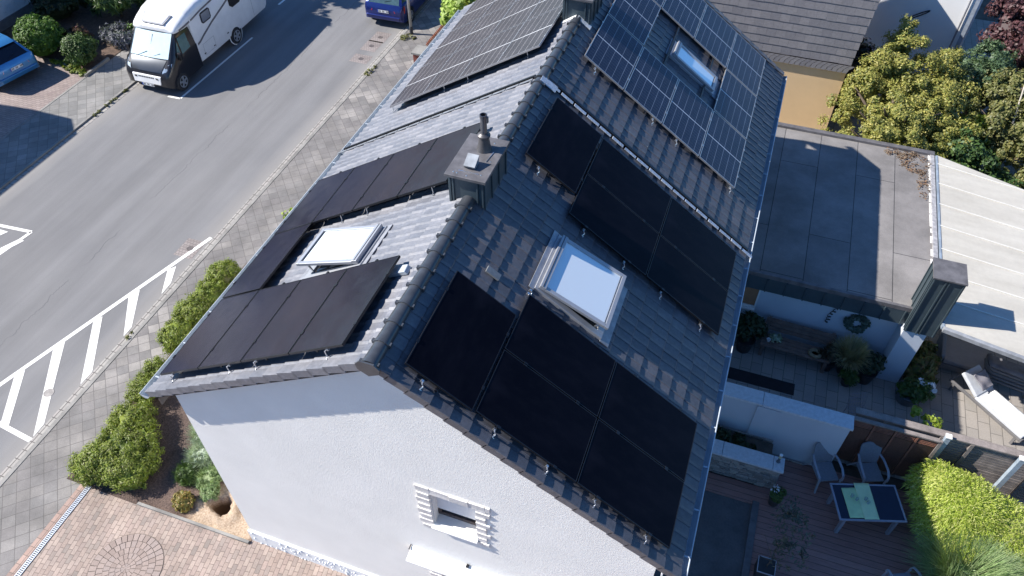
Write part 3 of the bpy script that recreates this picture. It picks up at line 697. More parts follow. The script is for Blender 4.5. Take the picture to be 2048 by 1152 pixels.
def place(proto, side, u, v, Wd, L, land=False, off=.135, label=None, first=False):
    """u: distance down the slope of the ridge-side edge, v: near edge"""
    a = AR if side > 0 else AL
    if side < 0:      # street side stands higher off the tiles
        gu, gv = (2.7, 1.1) if v < 1 else ((4.4, 2.9) if v < 3 else ((2.8, 4.7) if v < 6 else (2.5, 10.8)))
        q = Vector(RF(-1, gu, gv, .135)); d = (CAMP-q).normalized(); nn = Vector((-sin(a), 0, cos(a))); dd = .20-.135; tt = dd/d.dot(nn)
        off = .20; u -= tt*d.dot(Vector((cos(a), 0, sin(a)))); v += tt*d.y
    U = Vector((side*cos(a), 0, -sin(a))); N = Vector((side*sin(a), 0, cos(a)))
    if side > 0: Vd = Vector((0, 1, 0)); org = Vector(RF(side, u, v, off))
    else: Vd = Vector((0, -1, 0)); org = Vector(RF(side, u, v+(L if not land else Wd), off))
    X, Y = (U, Vd) if not land else (Vd, -U)
    if land: org = org+U*L
    m = Matrix((X, Y, N)).transposed().to_4x4(); m.translation = org
    if first: proto.matrix_world = m; proto['label'] = label; return proto
    return dup(proto, m, label)
OFR = .115; PW, PL, PG = 1.074, 1.722, .02; ORD = ['ridge-side', 'second from ridge', 'third from ridge', 'gutter-side']
GB = 'all-black solar panels on the near roof'
todo = []
for k in range(4): todo.append((-1, .605+k*(PW+PG), .271, False, '%s black panel of the street-side row of four at the near verge' % ORD[k]))
todo.append((-1, 3.937-.004, 2.061, False, 'single black solar panel beside the street-side skylight, at the gutter'))
for k in range(4): todo.append((-1, .652+k*(PW+PG), 3.828, False, '%s black panel of the row of four behind the street-side skylight' % ORD[k]))
todo.append((1, .374, .206, False, 'black upright solar panel nearest the ridge end of the near verge, garden side'))
for j in range(2):
    for k in range(2):
        todo.append((1, 1.495+k*(PL+PG), .231+j*(PW+PG), True, 'crosswise black panel in the near block, %s, %s' % (('verge side', 'skylight side')[j], ('ridge end', 'gutter end')[k])))
        todo.append((1, 1.528+k*(PL+PG), 4.35+j*(PW+PG), True, 'crosswise black panel in the block behind the garden skylight, %s, %s' % (('skylight side', 'flashing side')[j], ('ridge end', 'gutter end')[k])))
todo.append((1, .412, 4.835, False, 'black upright solar panel right of the chimney, nearest the lead flashing'))
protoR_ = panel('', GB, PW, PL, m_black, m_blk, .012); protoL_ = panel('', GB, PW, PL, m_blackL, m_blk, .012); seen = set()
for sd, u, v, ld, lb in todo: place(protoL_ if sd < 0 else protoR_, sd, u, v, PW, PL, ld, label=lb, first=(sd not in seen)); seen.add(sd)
FW, FL = 1.012, 1.73; GL = 'grey gridded solar panels on the far roof'
protoL = panel('', GL, FW, FL, m_cellL, m_silver, .011); RN = ['near row', 'middle row', 'far row']; i = 0
for j in range(3):
    for k in range(4):
        place(protoL, -1, .49+k*(FW+.004), 8.20+j*(FL+.035), FW, FL, label='%s grey gridded panel, %s of the far roof, street side' % (ORD[k], RN[j]), first=(i == 0)); i += 1
GR_ = 'blue framed solar panels on the far roof'; protoR = panel('', GR_, FW, FL, m_cellR, m_silver, .016); i = 0
for j in range(3):
    for k in range(4):
        if j == 1 and k in (1, 2): continue
        place(protoR, 1, .48+k*(FW+.022), 8.18+j*(FL+.045), FW, FL, label='%s blue framed panel, %s of the far roof, garden side' % (ORD[k], RN[j]), first=(i == 0)); i += 1
# rails, roof hooks
def rail(side, us, v0, v1, label, hooks=(), mat=None):
    t = thing('mounting_rail', label, 'rail', RF(side, us[0], v0, .06), world=True, group='rails carrying the solar panels')
    hi = .065 if side < 0 else 0
    if side < 0: us = [u-.12 for u in us]; v0 -= .04; hooks = [(u-.12, v-.04, d) for u, v, d in hooks]
    for u in us: r = MB(); slab(r, side, u-.018, u+.018, v0, v1, .055+hi, .095+hi); r.build('rail', mat or m_blk, t)
    for u, v, d in hooks:
        h = MB()
        a = [RF(side, u, v, .075+hi), RF(side, u+.02, v-.05*d, .085+hi), RF(side, u+.05, v-.055*d, .06), RF(side, u+.03, v-.11*d, .05), RF(side, u+.06, v-.10*d, .03)]
        h.tube(a, .010, 6); slab(h, side, u-.018, u+.018, v-.02, v+.010, .055+hi, .10+hi)
        h.build('roof_hook', m_alu, t)
def railset(side, u0, cols, Wd, v0, v1, label, pitch=None, end=None):
    us = []; hk = []
    for k in range(cols):
        for q in (.22, .78): us.append(u0+k*(Wd+PG)+Wd*q)
    return us
for sd, u0, cols, v0, v1, lb in ((-1, .605, 4, .24, 2.01, 'dark rails and bright hooks under the row of four black panels by the near verge'), (-1, .652, 4, 3.80, 5.56, 'dark rails and bright hooks under the black row behind the street-side skylight'),
        (1, .374, 1, .16, 1.95, 'rail ends and hooks under the upright black panel at the near verge'), (1, .412, 1, 4.79, 6.58, 'rail ends and hooks under the upright black panel by the chimney'),
        (-1, .49, 4, 8.16, 13.5, 'rails and bright hooks under the grey gridded panels'), (1, .48, 4, 8.14, 13.5, 'rails and bright hooks under the blue framed panels')):
    us = [u0+k*1.094+1.07*.5 for k in range(cols)]
    rail(sd, us, v0, v1, lb, [(u+.22*(1 if k % 2 else -1), v0+.01, 1) for k, u in enumerate(us)])
for sd, us, v0, v1, lb in ((1, (1.85, 2.75, 3.6, 4.55), .20, 2.42, 'rail ends and hooks under the near block of four crosswise black panels'), (1, (1.9, 2.8, 3.65, 4.6), 4.31, 6.55, 'rail ends and hooks under the far block of four crosswise black panels')):
    rail(sd, us, v0, v1, lb, [(u, v0+.01, 1) for u in us]+([(1.49, 2.44, .5), (1.50, 2.52, .3)] if v0 < 1 else []))

# ================================================================ GARDEN ANNEX AND NEIGHBOURS
m_bitum = pavers('bitumen_sheets', [(.20, .19, .187), (.225, .21, .205), (.24, .225, .218)], (.045, .043, .045), 4.6, 1.02, .37, .010, rot=rad(90), stain=.34, rough=.85, bump=.35, loc=(.3, .15, 0))
an = thing('flat_roof_annex', 'low garden annex with grey bitumen flat roof and blue-shaded wall', 'annex', (4.2, 9.4, 0), world=True)
AZ = 2.40; ax1 = 9.0
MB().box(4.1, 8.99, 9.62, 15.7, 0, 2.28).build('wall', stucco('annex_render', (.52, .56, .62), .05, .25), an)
MB().prism([(4.06, 9.42), (8.45, 9.40), (8.98, 9.40), (9.02, 15.78), (4.06, 15.78)], 2, 2.281, AZ).build('roof_sheet', m_bitum, an)
g = MB(); g.box(4.06, 8.5, 9.34, 9.418, 2.30, AZ+.025); g.build('edge_trim', m_cladt, an, bevel=.006)
g = MB(); g.box(8.93, 9.05, 9.95, 15.8, 2.30, AZ+.05); g.build('side_coping', M('coping_worn', (.42, .41, .42), .6, .2, .35, 9, .3, 30, fine=.3), an, bevel=.01)
g = MB(); g.box(4.06, 9.05, 15.70, 15.86, 2.30, AZ+.08); g.build('back_coping', m_cladt, an, bevel=.01)
f = MB(); f.box(4.06, 8.48, 9.345, 9.39, 1.86, 2.30); fa = f.build('fascia', m_clad, an)
f = MB(); x = 4.3
while x < 8.45: f.box(x-.012, x+.012, 9.315, 9.344, 1.86, 2.30); x += .45
f.build('fascia_seams', m_clad, fa)
f = MB(); f.box(4.06, 8.42, 9.39, 9.62, 1.85, 1.875); f.build('soffit', m_wood, an)
ch = MB(); ch.box(8.45, 9.07, 9.10, 9.70, 1.92, 3.70); chs = ch.build('cladded_stack', m_clad, an)
ch = MB()
for x in (8.462, 8.70, 8.77, 9.058): ch.box(x-.012, x+.012, 9.072, 9.099, 1.92, 3.69)
for y in (9.12, 9.2, 9.45, 9.68): ch.box(8.422, 8.449, y-.012, y+.012, 1.92, 3.69); ch.box(9.071, 9.098, y-.012, y+.012, 1.92, 3.69)
ch.build('standing_seams', m_clad, chs); MB().box(8.41, 9.11, 9.06, 9.74, 3.701, 3.745).build('stack_cap', m_cladt, chs, bevel=.006)
MB().box(8.44, 8.95, 9.125, 9.619, 0, 1.919).build('column', MATS['annex_render'], an)
w = MB(); w.box(4.45, 5.10, 9.575, 9.619, 1.05, 1.86); w = w.build('window', M('orange_blind', (.34, .17, .09), .8, 0, .15, 4), an)
g = MB(); g.box(4.4, 5.14, 9.50, 9.60, .90, .95); g.box(5.10, 5.14, 9.55, 9.618, .95, 1.86); g.box(4.4, 5.10, 9.56, 9.618, .955, 1.045); g.build('window_frame', m_sill, w)
go = crown('leaf_litter', [(8.55, 15.2, AZ+.012, .42, .5, .015), (8.2, 15.5, AZ+.012, .5, .2, .015), (8.75, 14.3, AZ+.012, .12, .8, .012)], 900, .035, leafmat('litter', [(.10, .06, .04), (.22, .13, .08), (.30, .22, .15), (.12, .10, .09)]), None, clump=.09, nclump=140, core=0, zmin=AZ+.006, up=1.5); tag(go, 'brown leaf litter swept into the far corner of the flat roof', 'leaf litter', kind='stuff')
g = MB(); y = 10.3
while y < 15.6:
    l = random.uniform(.15, .6); g.box(8.90-.02*random.random(), 8.925, y, y+l, AZ+.003, AZ+.012); y += l+random.uniform(.02, .25)
g.build('paint_residue', m_sill, an)
# translucent canopy over the far terrace
t = NT('canopy_sheet'); x, y, z = t.sep(); k = t.ramp(t.noise(1.2, 4, .6, t.co(scale=(.4, 2, 1))), [(.3, (.60, .57, .51)), (.7, (.72, .69, .63))])
k = t.mix(1, k, t.ramp(t.noise(9, 5, .7), [(.3, .93), (.7, 1.03)]), 'MULTIPLY'); t.col(k); t.set(.5)
tr = t.n('BsdfTranslucent'); t.l(k, tr.inputs[0]); ms = t.n('MixShader'); ms.inputs[0].default_value = .35; t.l(t.b.outputs[0], ms.inputs[1]); t.l(tr.outputs[0], ms.inputs[2]); t.l(ms.outputs[0], t.t.nodes['Material Output'].inputs[0])
pc = thing('terrace_canopy', 'cream ribbed canopy roof over the terrace right of the annex', 'canopy', (9.12, 8.95, 0), world=True)
def cz(x): return 2.44-(x-9.1)*.03
def cyb(x): return 15.75-(x-9.1)*.33
p = [(9.12, 8.98), (14.2, 8.1), (14.2, cyb(14.2)), (9.12, cyb(9.12))]
g = MB(); g.add([(a, b, cz(a)-.02) for a, b in p]+[(a, b, cz(a)) for a, b in p], [(3, 2, 1, 0), (4, 5, 6, 7), (0, 1, 5, 4), (1, 2, 6, 5), (2, 3, 7, 6), (3, 0, 4, 7)]); g.build('roof_sheet', t.m, pc)
for i in range(1, 8): 
    y = 8.98+.905*i; g = MB(); g.bar((9.12, y, cz(9.12)+.012), (14.2, y-.45-.06*i, cz(14.2)+.012), .028, .020); g.build('rib', M('rib_cream', (.66, .64, .59), .5, 0, .05), pc)
g = MB(); g.bar((9.10, 8.93, cz(9.1)-.02), (14.2, 8.05, cz(14.2)-.02), .10, .12); g.build('front_beam', M('beam_grey', (.36, .37, .39), .5, .3), pc, bevel=.01)
g = MB(); g.bar((9.10, 8.97, cz(9.1)-.03), (9.10, 15.7, cz(9.1)-.03), .05, .10); g.build('side_beam', M('beam_blue', (.32, .38, .45), .5, .3), pc)
for q in ((13.9, 8.3), (13.9, 13.5)): MB().box(q[0]-.05, q[0]+.05, q[1]-.05, q[1]+.05, 0, 2.2).build('post', MATS['beam_grey'], pc)

# ochre house with shingle-clad mansard behind
yh = thing('ochre_house', 'ochre rendered house with dark shingled mansard behind the annex', 'house', (1, 19.4, 0), world=True)
MB().box(-6, 6.43, 19.17, 24.0, 0, 2.60).build('wall', stucco('ochre_render', (.74, .53, .31), .05, .35), yh)
t = NT('slate_piece'); gg = t.n('NewGeometry'); k = t.ramp(gg.outputs['Random Per Island'], [(0, (.15, .145, .16)), (.5, (.175, .168, .18)), (1, (.20, .19, .20))]); k = t.mix(1, k, t.ramp(t.noise(14, 4, .8), [(.3, .8), (.7, 1.1)]), 'MULTIPLY'); t.col(k); t.set(.65); m_slate = t.m
V = MB()
for c in range(9):
    z0 = 2.82+c*.255; zt = min(z0+.29, 5.1); f0 = (z0-2.6)*.12; f1 = (zt-2.6)*.12; xr = 6.50+(z0-2.8)*.09
    x = -6.2+(.15 if c % 2 else 0)
    while x < xr:
        xe = min(x+.296, xr); dz = random.gauss(0, .005)
        V.hexa([(x, 19.22+f0-.030, z0+dz), (xe, 19.22+f0-.030, z0+dz), (xe, 19.22+f0-.004, z0+dz), (x, 19.22+f0-.004, z0+dz),
                (x, 19.22+f1-.010, zt), (xe, 19.22+f1-.010, zt), (xe, 19.22+f1, zt), (x, 19.22+f1, zt)]); x += .300
V.build('mansard_shingles', m_slate, yh)
V = MB(); x = -6.2          # curved foot course
while x < 6.42:
    V.loft([[(x-.06+.02*q*q*9, 19.08+.03*q, 2.60+.24*q/1.0), (x+.085+.02*q*q*9, 19.08+.03*q, 2.60+.24*q), (x+.085+.02*q*q*9, 19.11+.03*q, 2.59+.24*q), (x-.06+.02*q*q*9, 19.11+.03*q, 2.59+.24*q)] for q in (0, .5, 1)], closed=True); x += .165
V.build('foot_course', m_slate, yh)
g = MB(); g.box(-6.2, 6.46, 19.14, 24.1, 2.601, 2.66); g.prism([(19.225, 2.661), (24.05, 2.661), (24.05, 5.05), (19.52, 5.05)], 0, -6.2, 6.52); g.build('roof_body', m_under, yh)
MB().box(-6.2, 6.62, 19.5, 24.1, 5.051, 5.12).build('top_roof', m_bitum, yh)

# white rendered house behind the conifer
wh = thing('white_house', 'bright white house with grey downpipe behind the yellow conifer', 'house', (10.45, 24.1, 0), world=True)
ctr = Vector((10.48, 24.3, 0)); ux = Vector((-cos(rad(9)), sin(rad(9)), 0)); uy = Vector((sin(rad(9)), cos(rad(9)), 0))
def WP(a, b, z): p = ctr+ux*a+uy*b; return (p.x, p.y, z)
def wbox(a0, a1, b0, b1, z0, z1): return MB().hexa([WP(a, b, z) for z in (z0, z1) for a, b in ((a0, b0), (a1, b0), (a1, b1), (a0, b1))])
wbox(0, 6.2, 0, 6, 0, 7.0).build('wall', stucco('bright_render', (.82, .82, .82), .03, .2), wh)
g = MB(); g.tube([WP(.36, -.06, 0), WP(.36, -.06, 6.8)], .03, 8); g.build('downpipe', M('pipe_grey', (.25, .26, .30), .5, .3), wh)
wbox(.07, .20, -.03, -.002, 0, 6.9).build('pilaster', M('blue_grey_trim', (.33, .38, .46), .6), wh)
g = MB(); g.tube([WP(1.75+.30*cos(a), -.08, 2.35+.05*sin(a)-.22*cos(a)) for a in [2*pi*i/20 for i in range(21)]], .02, 6); g.build('hanging_cable', m_blk, wh)
# houses across the street (their wall and their shadows reach into the picture)
oh = thing('opposite_house', 'white speckled house wall behind the front garden, top left', 'house', (-25.8, 14.7, 0), world=True)
t = NT('speckled_render'); k = t.ramp(t.noise(5.5, 6, .8, dist=.6), [(.30, (.12, .13, .15)), (.40, (.62, .64, .66)), (.8, (.74, .75, .76))]); t.col(k); t.set(.9); t.bump(t.noise(30, 4), .5, .01)
MB().box(-36, -25.85, 14.7, 34, .42, 3.5).build('wall', t.m, oh); MB().box(-36, -25.80, 14.68, 34, 0, .419).build('plinth', M('plinth_dark', (.14, .145, .16), .9, 0, .2, 4, .4, 40), oh)
MB().box(-36.2, -25.5, 14.5, 34.2, 3.501, 3.66).build('roof', m_bitum, oh)
ob = thing('opposite_row_house', 'row house across the street that throws the shadow on the left pavement', 'house', (-28.3, 0, 0), world=True)
MB().box(-32.5, -24.2, -14, 9.3, 0, 5.2).build('wall', m_stuccob, ob)
rx, rz = -28.5, 8.25; e = 2.85
g = MB(); V = [(rx, -14, rz), (rx, 8.0, rz), (rx+.9, 9.5, rz-.6), (rx-.9, 9.5, rz-.6), (rx+4.45, 9.5, 5.2), (rx-4.45, 9.5, 5.2), (rx+4.45, -14, 5.2), (rx-4.45, -14, 5.2)]
g.add(V, [(0, 1, 2, 4, 6), (0, 7, 5, 3, 1), (1, 3, 2), (2, 3, 5, 4), (4, 5, 7, 6), (0, 6, 7)]); g.build('roof', m_tile, ob)

# ---------------------------------------------------------------- garden walls, fences, planter
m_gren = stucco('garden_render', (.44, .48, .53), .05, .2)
m_cop = M('granite_coping', (.56, .60, .64), .6, 0, .12, 14, .2, 60, fine=.25)
gw = thing('garden_wall', 'rendered garden wall with wide pale stone coping between terrace and deck', 'wall', (4.2, 6.1, 0), world=True)
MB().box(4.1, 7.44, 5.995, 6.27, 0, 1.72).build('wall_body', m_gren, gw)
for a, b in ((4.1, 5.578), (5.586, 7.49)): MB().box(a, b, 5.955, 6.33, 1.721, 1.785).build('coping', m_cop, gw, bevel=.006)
MB().box(5.50, 6.0, 5.955, 5.994, 0, 1.70).build('pilaster', m_gren, gw); MB().box(6.001, 7.44, 5.975, 5.994, 0, 1.70).build('pilaster', m_gren, gw)
m_ston = pavers('rubble_stone', [(.19, .18, .17), (.26, .24, .225), (.22, .21, .20), (.31, .285, .26)], (.06, .055, .055), .24, .095, .5, .012, stain=.35, bump=.8)
# stone cladding uses x/z coordinates
t = NT('stone_courses'); xx, yy, zz = t.sep(); cb = t.n('CombineXYZ'); t.l(t.math('ADD', xx, yy), cb.inputs[0]); t.l(zz, cb.inputs[1])
m_stonew = M('stone_block', (.30, .28, .27), .85, 0, .3, 9, .6, 30, fine=.3)
def stonewall(name, parent, x0, x1, y, z0, z1, hrow=.09, depth=.035, yside=-1, axis='x'):
    g = MB(); z = z0
    while z < z1-.02:
        x = x0; h = min(hrow*random.uniform(.85, 1.15), z1-z)
        while x < x1-.03:
            l = min(random.uniform(.10, .30), x1-x); d = depth*random.uniform(.5, 1.2)
            a, b = sorted((y+.001*yside, y+yside*d))
            if axis == 'x': g.box(x+.004, x+l-.004, a, b, z+.004, z+h-.004)
            else: g.box(a, b, x+.004, x+l-.004, z+.004, z+h-.004)
            x += l
        z += h
    return g.build(name, m_stonei, parent, bevel=.006)
t = NT('stone_islands'); gg = t.n('NewGeometry'); k = t.ramp(gg.outputs['Random Per Island'], [(0, (.19, .175, .165)), (.5, (.27, .25, .235)), (1, (.35, .32, .29))]); k = t.mix(1, k, t.ramp(t.noise(18, 5, .8), [(.3, .7), (.7, 1.15)]), 'MULTIPLY'); t.col(k); t.set(.9); t.bump(t.noise(40, 4), .6, .01); m_stonei = t.m
stonewall('stone_base', gw, 4.15, 6.1, 5.954, 0, .62)
stonewall('stone_base', gw, 6.1, 6.95, 5.954, 0, .10)
pl = thing('stone_planter', 'long low stone planter with pale coping beside the deck', 'planter', (5, 5.1, 0), world=True)
MB().box(4.15, 6.30, 5.09, 5.36, 0, .79).build('core', m_gren, pl); MB().box(4.15, 6.12, 5.361, 5.90, 0, .55).build('planting_soil', m_earth, pl)
stonewall('stone_face', pl, 4.15, 6.30, 5.088, 0, .79); stonewall('stone_face', pl, 5.09, 5.36, 6.302, 0, .79, yside=1, axis='y')
for a, b in ((4.1, 5.02), (5.028, 6.12), (6.128, 6.36)): MB().box(a, b, 5.03, 5.40, .791, .85).build('coping', m_cop, pl, bevel=.006)
t = thing('path_light', 'short grey path light with pale top standing on the stone planter coping', 'light', (6.22, 5.27, .85))
MB().lathe([(.045, 0), (.045, .015), (.028, .02), (.028, .17)], seg=14).build('stem', M('light_stem', (.16, .17, .19), .4, .5), t); MB().lathe([(.032, .171), (.032, .27)], seg=14).build('lens', M('lens_yellow', (.50, .48, .30), .3), t)
MB().lathe([(.036, .271), (.036, .285), (.0, .29)], seg=14).build('cap', m_sill, t)
# woven screen
wf = thing('woven_screen', 'red-brown woven screen with slatted top behind the deck chairs', 'fence panel', (7.52, 6.38, 0), world=True)
t = NT('woven'); xx, yy, zz = t.sep(); fr = t.math('FRACT', t.math('MULTIPLY', zz, 45)); k = t.ramp(fr, [(.1, (.05, .025, .018)), (.4, (.21, .10, .07)), (.9, (.16, .075, .055))]); k = t.mix(1, k, t.ramp(t.noise(7, 5, .8, t.co(scale=(4, 1, 1))), [(.3, .7), (.7, 1.15)]), 'MULTIPLY'); t.col(k); t.set(.8); t.bump(fr, .7, .01); m_woven = t.m
m_redw = M('red_wood', (.24, .105, .07), .65, 0, .3, 9, .3, 50, fine=.2); m_oldw = M('grey_wood', (.25, .215, .20), .85, 0, .3, 4, .5, 60, fine=.3)
for i in range(4):
    x = 7.54+i*.435; MB().box(x+.03, x+.405, 6.37, 6.39, .05, 1.38).build('woven_panel', m_woven, wf)
    for j in range(4): MB().box(x+.03, x+.405, 6.365, 6.395, 1.405+j*.05, 1.43+j*.05).build('slat', m_redw, wf)
    MB().box(x-.012, x+.028, 6.355, 6.40, 0, 1.62).build('upright', m_redw, wf)
MB().box(9.265, 9.33, 6.35, 6.41, 0, 1.66).build('post', m_oldw, wf); MB().box(7.52, 9.27, 6.345, 6.44, 1.621, 1.66).build('top_rail', m_oldw, wf)
gf = thing('slat_fence', 'weathered grey slat fence with broad top board behind the bamboo', 'fence', (7.6, 6.62, 0), world=True)
def fl(x): return 6.62-(x-9.4)*.0
g = MB()
for i in range(17):
    z = .08+i*.088
    g.box(7.6, 12.8, 6.600+random.uniform(-.004, .004), 6.625, z, z+.068)
g.build('slats', m_oldw, gf); MB().box(7.55, 12.8, 6.55, 6.72, 1.60, 1.635).build('top_board', m_oldw, gf)
for x in (8.2, 9.35, 9.95, 11.3): MB().box(x-.035, x+.035, 6.54, 6.598, 0, 1.598).build('batten', m_oldw, gf)
for x, h in ((9.42, 1.72), (10.85, 1.72)):
    t = thing('fence_post', 'blue-grey square post %s' % ('at the end of the woven screen' if x < 10 else 'in front of the slat fence right of the bamboo'), 'post', (x, 6.44 if x > 10 else 6.50, 0), group='painted fence posts')
    MB().box(-.05, .05, -.05, .05, 0, h).build('shaft', M('post_blue', (.30, .36, .43), .6), t); MB().box(-.06, .06, -.06, .06, h+.001, h+.03).build('cap', m_sill, t)

# ================================================================ PLANTS
m_bark = M('bark', (.12, .09, .07), .9, 0, .3, 8, .6, 30)
L_box = leafmat('leaf_box', [(.045, .105, .012), (.085, .17, .018), (.13, .235, .03)])
L_mid = leafmat('leaf_mid', [(.03, .065, .015), (.06, .115, .02), (.10, .16, .035)])
L_hedge = leafmat('leaf_hedge', [(.08, .12, .012), (.16, .22, .02), (.26, .31, .035), (.17, .17, .06)])
L_con = leafmat('leaf_golden_conifer', [(.11, .14, .03), (.29, .28, .06), (.44, .39, .11), (.16, .20, .04), (.38, .34, .10)])
L_grn = leafmat('leaf_green', [(.035, .07, .02), (.06, .12, .03), (.11, .17, .04)])
L_oliv = leafmat('leaf_olive', [(.10, .115, .03), (.17, .18, .05), (.24, .22, .08), (.08, .10, .03)])
L_dark = leafmat('leaf_dark', [(.012, .028, .010), (.022, .045, .015), (.035, .06, .02)])
L_purp = leafmat('leaf_purple', [(.045, .018, .025), (.09, .035, .04), (.14, .06, .065)])
L_lime = leafmat('leaf_lime', [(.16, .24, .02), (.28, .38, .04), (.36, .42, .07)])
L_bam = leafmat('leaf_bamboo', [(.20, .28, .03), (.36, .45, .05), (.50, .55, .12), (.60, .58, .24)], trans=.35)
L_grass = leafmat('blade_green', [(.14, .23, .08), (.24, .34, .14), (.38, .45, .24)])
L_lav = leafmat('leaf_lavender', [(.26, .34, .22), (.38, .47, .34), (.50, .56, .46)])
L_lavp = leafmat('leaf_lavender_purple', [(.06, .07, .10), (.10, .10, .16), (.09, .12, .09)])
L_strw = leafmat('blade_straw', [(.34, .30, .17), (.52, .46, .30), (.26, .27, .12)])
L_sun = leafmat('leaf_sunlit', [(.16, .26, .03), (.30, .42, .07), (.42, .50, .14)], trans=.4)
def plant(kind, label, cat, c, blobs, n, size, mat, group=None, trunk=None, part='crown', **kw):
    """blobs relative to c"""
    t = thing(kind, label, cat, c, group=group)
    crown(part, blobs, n, size, mat, t, **kw)
    if trunk: limbs('trunk', (0, 0, 0), trunk[0], trunk[1], m_bark, t, spread=trunk[2], n=trunk[3] if len(trunk) > 3 else 6)
    return t
S3 = dict(trunk=(.6, .03, .3, 5))
plant('boxwood_ball', 'big bright green clipped ball shrub behind the light blue car', 'shrub', (-22.75, 14.75, .05), [(0, 0, .72, .82, .82, .76)], 15000, .048, L_box, clump=.13, nclump=190, shell=.12, core=.9, trunk=(.5, .05, .2))
plant('boxwood_ball', 'smaller darker green ball shrub closer to the pavement', 'shrub', (-20.9, 14.72, .05), [(0, 0, .52, .62, .62, .58), (.1, -.1, .6, .45, .4, .45)], 10000, .045, L_mid, clump=.14, nclump=130, shell=.18, core=.86, trunk=(.4, .04, .2))
plant('ground_cover_shrub', 'sunny bright green spreading shrub left of the motorhome', 'shrub', (-19.75, 17.6, .05), [(0, 0, .25, .8, 1.5, .5), (-.4, 1.0, .3, .7, 1.0, .5)], 7000, .07, L_box, clump=.2, nclump=80, core=.7)
plant('palm_shrub', 'dark spiky shrub at the top of the shaded front garden', 'shrub', (-22.0, 18.2, .05), [(0, 0, .7, 1.0, 1.0, .9)], 2500, .06, L_mid, clump=.3, nclump=30, elong=7, core=.5, trunk=(.8, .07, .5))
plant('lavender_shrub', 'grey-blue lavender clump between the ball shrub and the motorhome', 'shrub', (-20.55, 16.5, .05), [(0, 0, .2, .95, .6, .42)], 4000, .03, L_lavp, clump=.2, nclump=50, elong=5, core=.6, trunk=(.25, .02, .3))
plant('low_shrub', 'low dark reddish shrub between the two ball shrubs', 'shrub', (-22.0, 15.7, .05), [(0, 0, .25, .5, .5, .35)], 1500, .07, leafmat('leaf_red', [(.05, .02, .02), (.06, .07, .02), (.12, .03, .03)]), clump=.2, nclump=25, core=.6, trunk=(.25, .02, .2))
plant('dark_shrub', 'dark shrub in the shade beside the speckled wall', 'shrub', (-24.2, 17.4, .05), [(0, 0, .55, .9, 1.2, .7)], 3500, .09, L_dark, clump=.28, nclump=35, core=.7, trunk=(.5, .05, .4))
plant('dark_shrub', 'dark rounded shrub at the very top left of the front garden', 'shrub', (-20.3, 19.6, .05), [(0, 0, .6, .9, 1.0, .8)], 3500, .09, L_mid, clump=.28, nclump=35, core=.7, trunk=(.5, .05, .4))
ed = MB(); 
go = crown('edge_grass', [(-21.6, 14.35, .06, .75, .10, .08), (-20.6, 14.02, .06, .45, .14, .12), (-20.95, 14.15, .06, .5, .12, .1)], 1500, .05, L_hedge, None, clump=.07, nclump=60, elong=3, core=0, zmin=.05); tag(go, 'thin strip of weeds and grass along the edge of the opposite garden', 'grass', kind='stuff')
go = crown('kerb_weeds', [(-18.17, 12.6, .02, .05, 1.3, .05), (-10.2, 17.8, .05, .12, .5, .08), (-10.3, 3.9, .05, .04, .15, .06), (-9.9, 20.6, .06, .3, .3, .10)], 700, .035, L_oliv, None, clump=.06, nclump=50, elong=3, core=0, zmin=.01); tag(go, 'scattered weeds growing in the kerb joints', 'weeds', kind='stuff')
# hedge along the near pavement
hg = 'clipped shrubs along the front wall'
plant('hedge_shrub', 'largest yellow-green hedge shrub at the corner of the red driveway', 'hedge', (-7.85, .85, .05), [(0, 0, .30, .85, .8, .42), (-.45, -.45, .28, .55, .5, .38), (.35, -.35, .25, .55, .5, .36), (-.35, .75, .28, .6, .55, .36)], 42000, .021, L_hedge, hg, clump=.13, nclump=420, elong=3.0, shell=.3, core=.84, zmin=-.0, trunk=(.35, .03, .5, 8))
plant('hedge_shrub', 'small thin hedge shrub right under the near corner of the gutter', 'hedge', (-8.55, 2.55, .05), [(0, 0, .26, .42, .6, .34), (-.1, .5, .3, .35, .35, .3)], 10000, .021, L_hedge, hg, clump=.11, nclump=90, elong=2, core=.7, zmin=0, trunk=(.3, .03, .3))
plant('hedge_shrub', 'long hedge shrub beside the gutter below the lower row of black panels', 'hedge', (-8.85, 4.85, .05), [(0, -.6, .3, .45, .6, .36), (0, .1, .35, .5, .6, .42), (.0, .8, .35, .45, .6, .40), (-.05, 1.5, .36, .42, .5, .42)], 30000, .021, L_hedge, hg, clump=.12, nclump=320, elong=3, shell=.3, core=.84, zmin=0, trunk=(.35, .03, .5, 8))
plant('flowering_shrub', 'thin yellow-green sprigs at the gutter beside the upper row of black panels', 'shrub', (-8.35, 9.2, .05), [(0, 0, .25, .3, .35, .3), (.1, 1.0, .25, .25, .3, .3)], 500, .07, L_lime, clump=.12, nclump=16, core=0, trunk=(.35, .015, .2))
plant('flowering_shrub', 'yellow-green shrub just beyond the gutter joint of the two houses', 'shrub', (-7.85, 12.35, .05), [(0, 0, .3, .35, .8, .35)], 2500, .05, L_lime, clump=.12, nclump=50, core=.7, trunk=(.3, .02, .2))
lg = 'lavender and herb clumps in the bed by the gable'
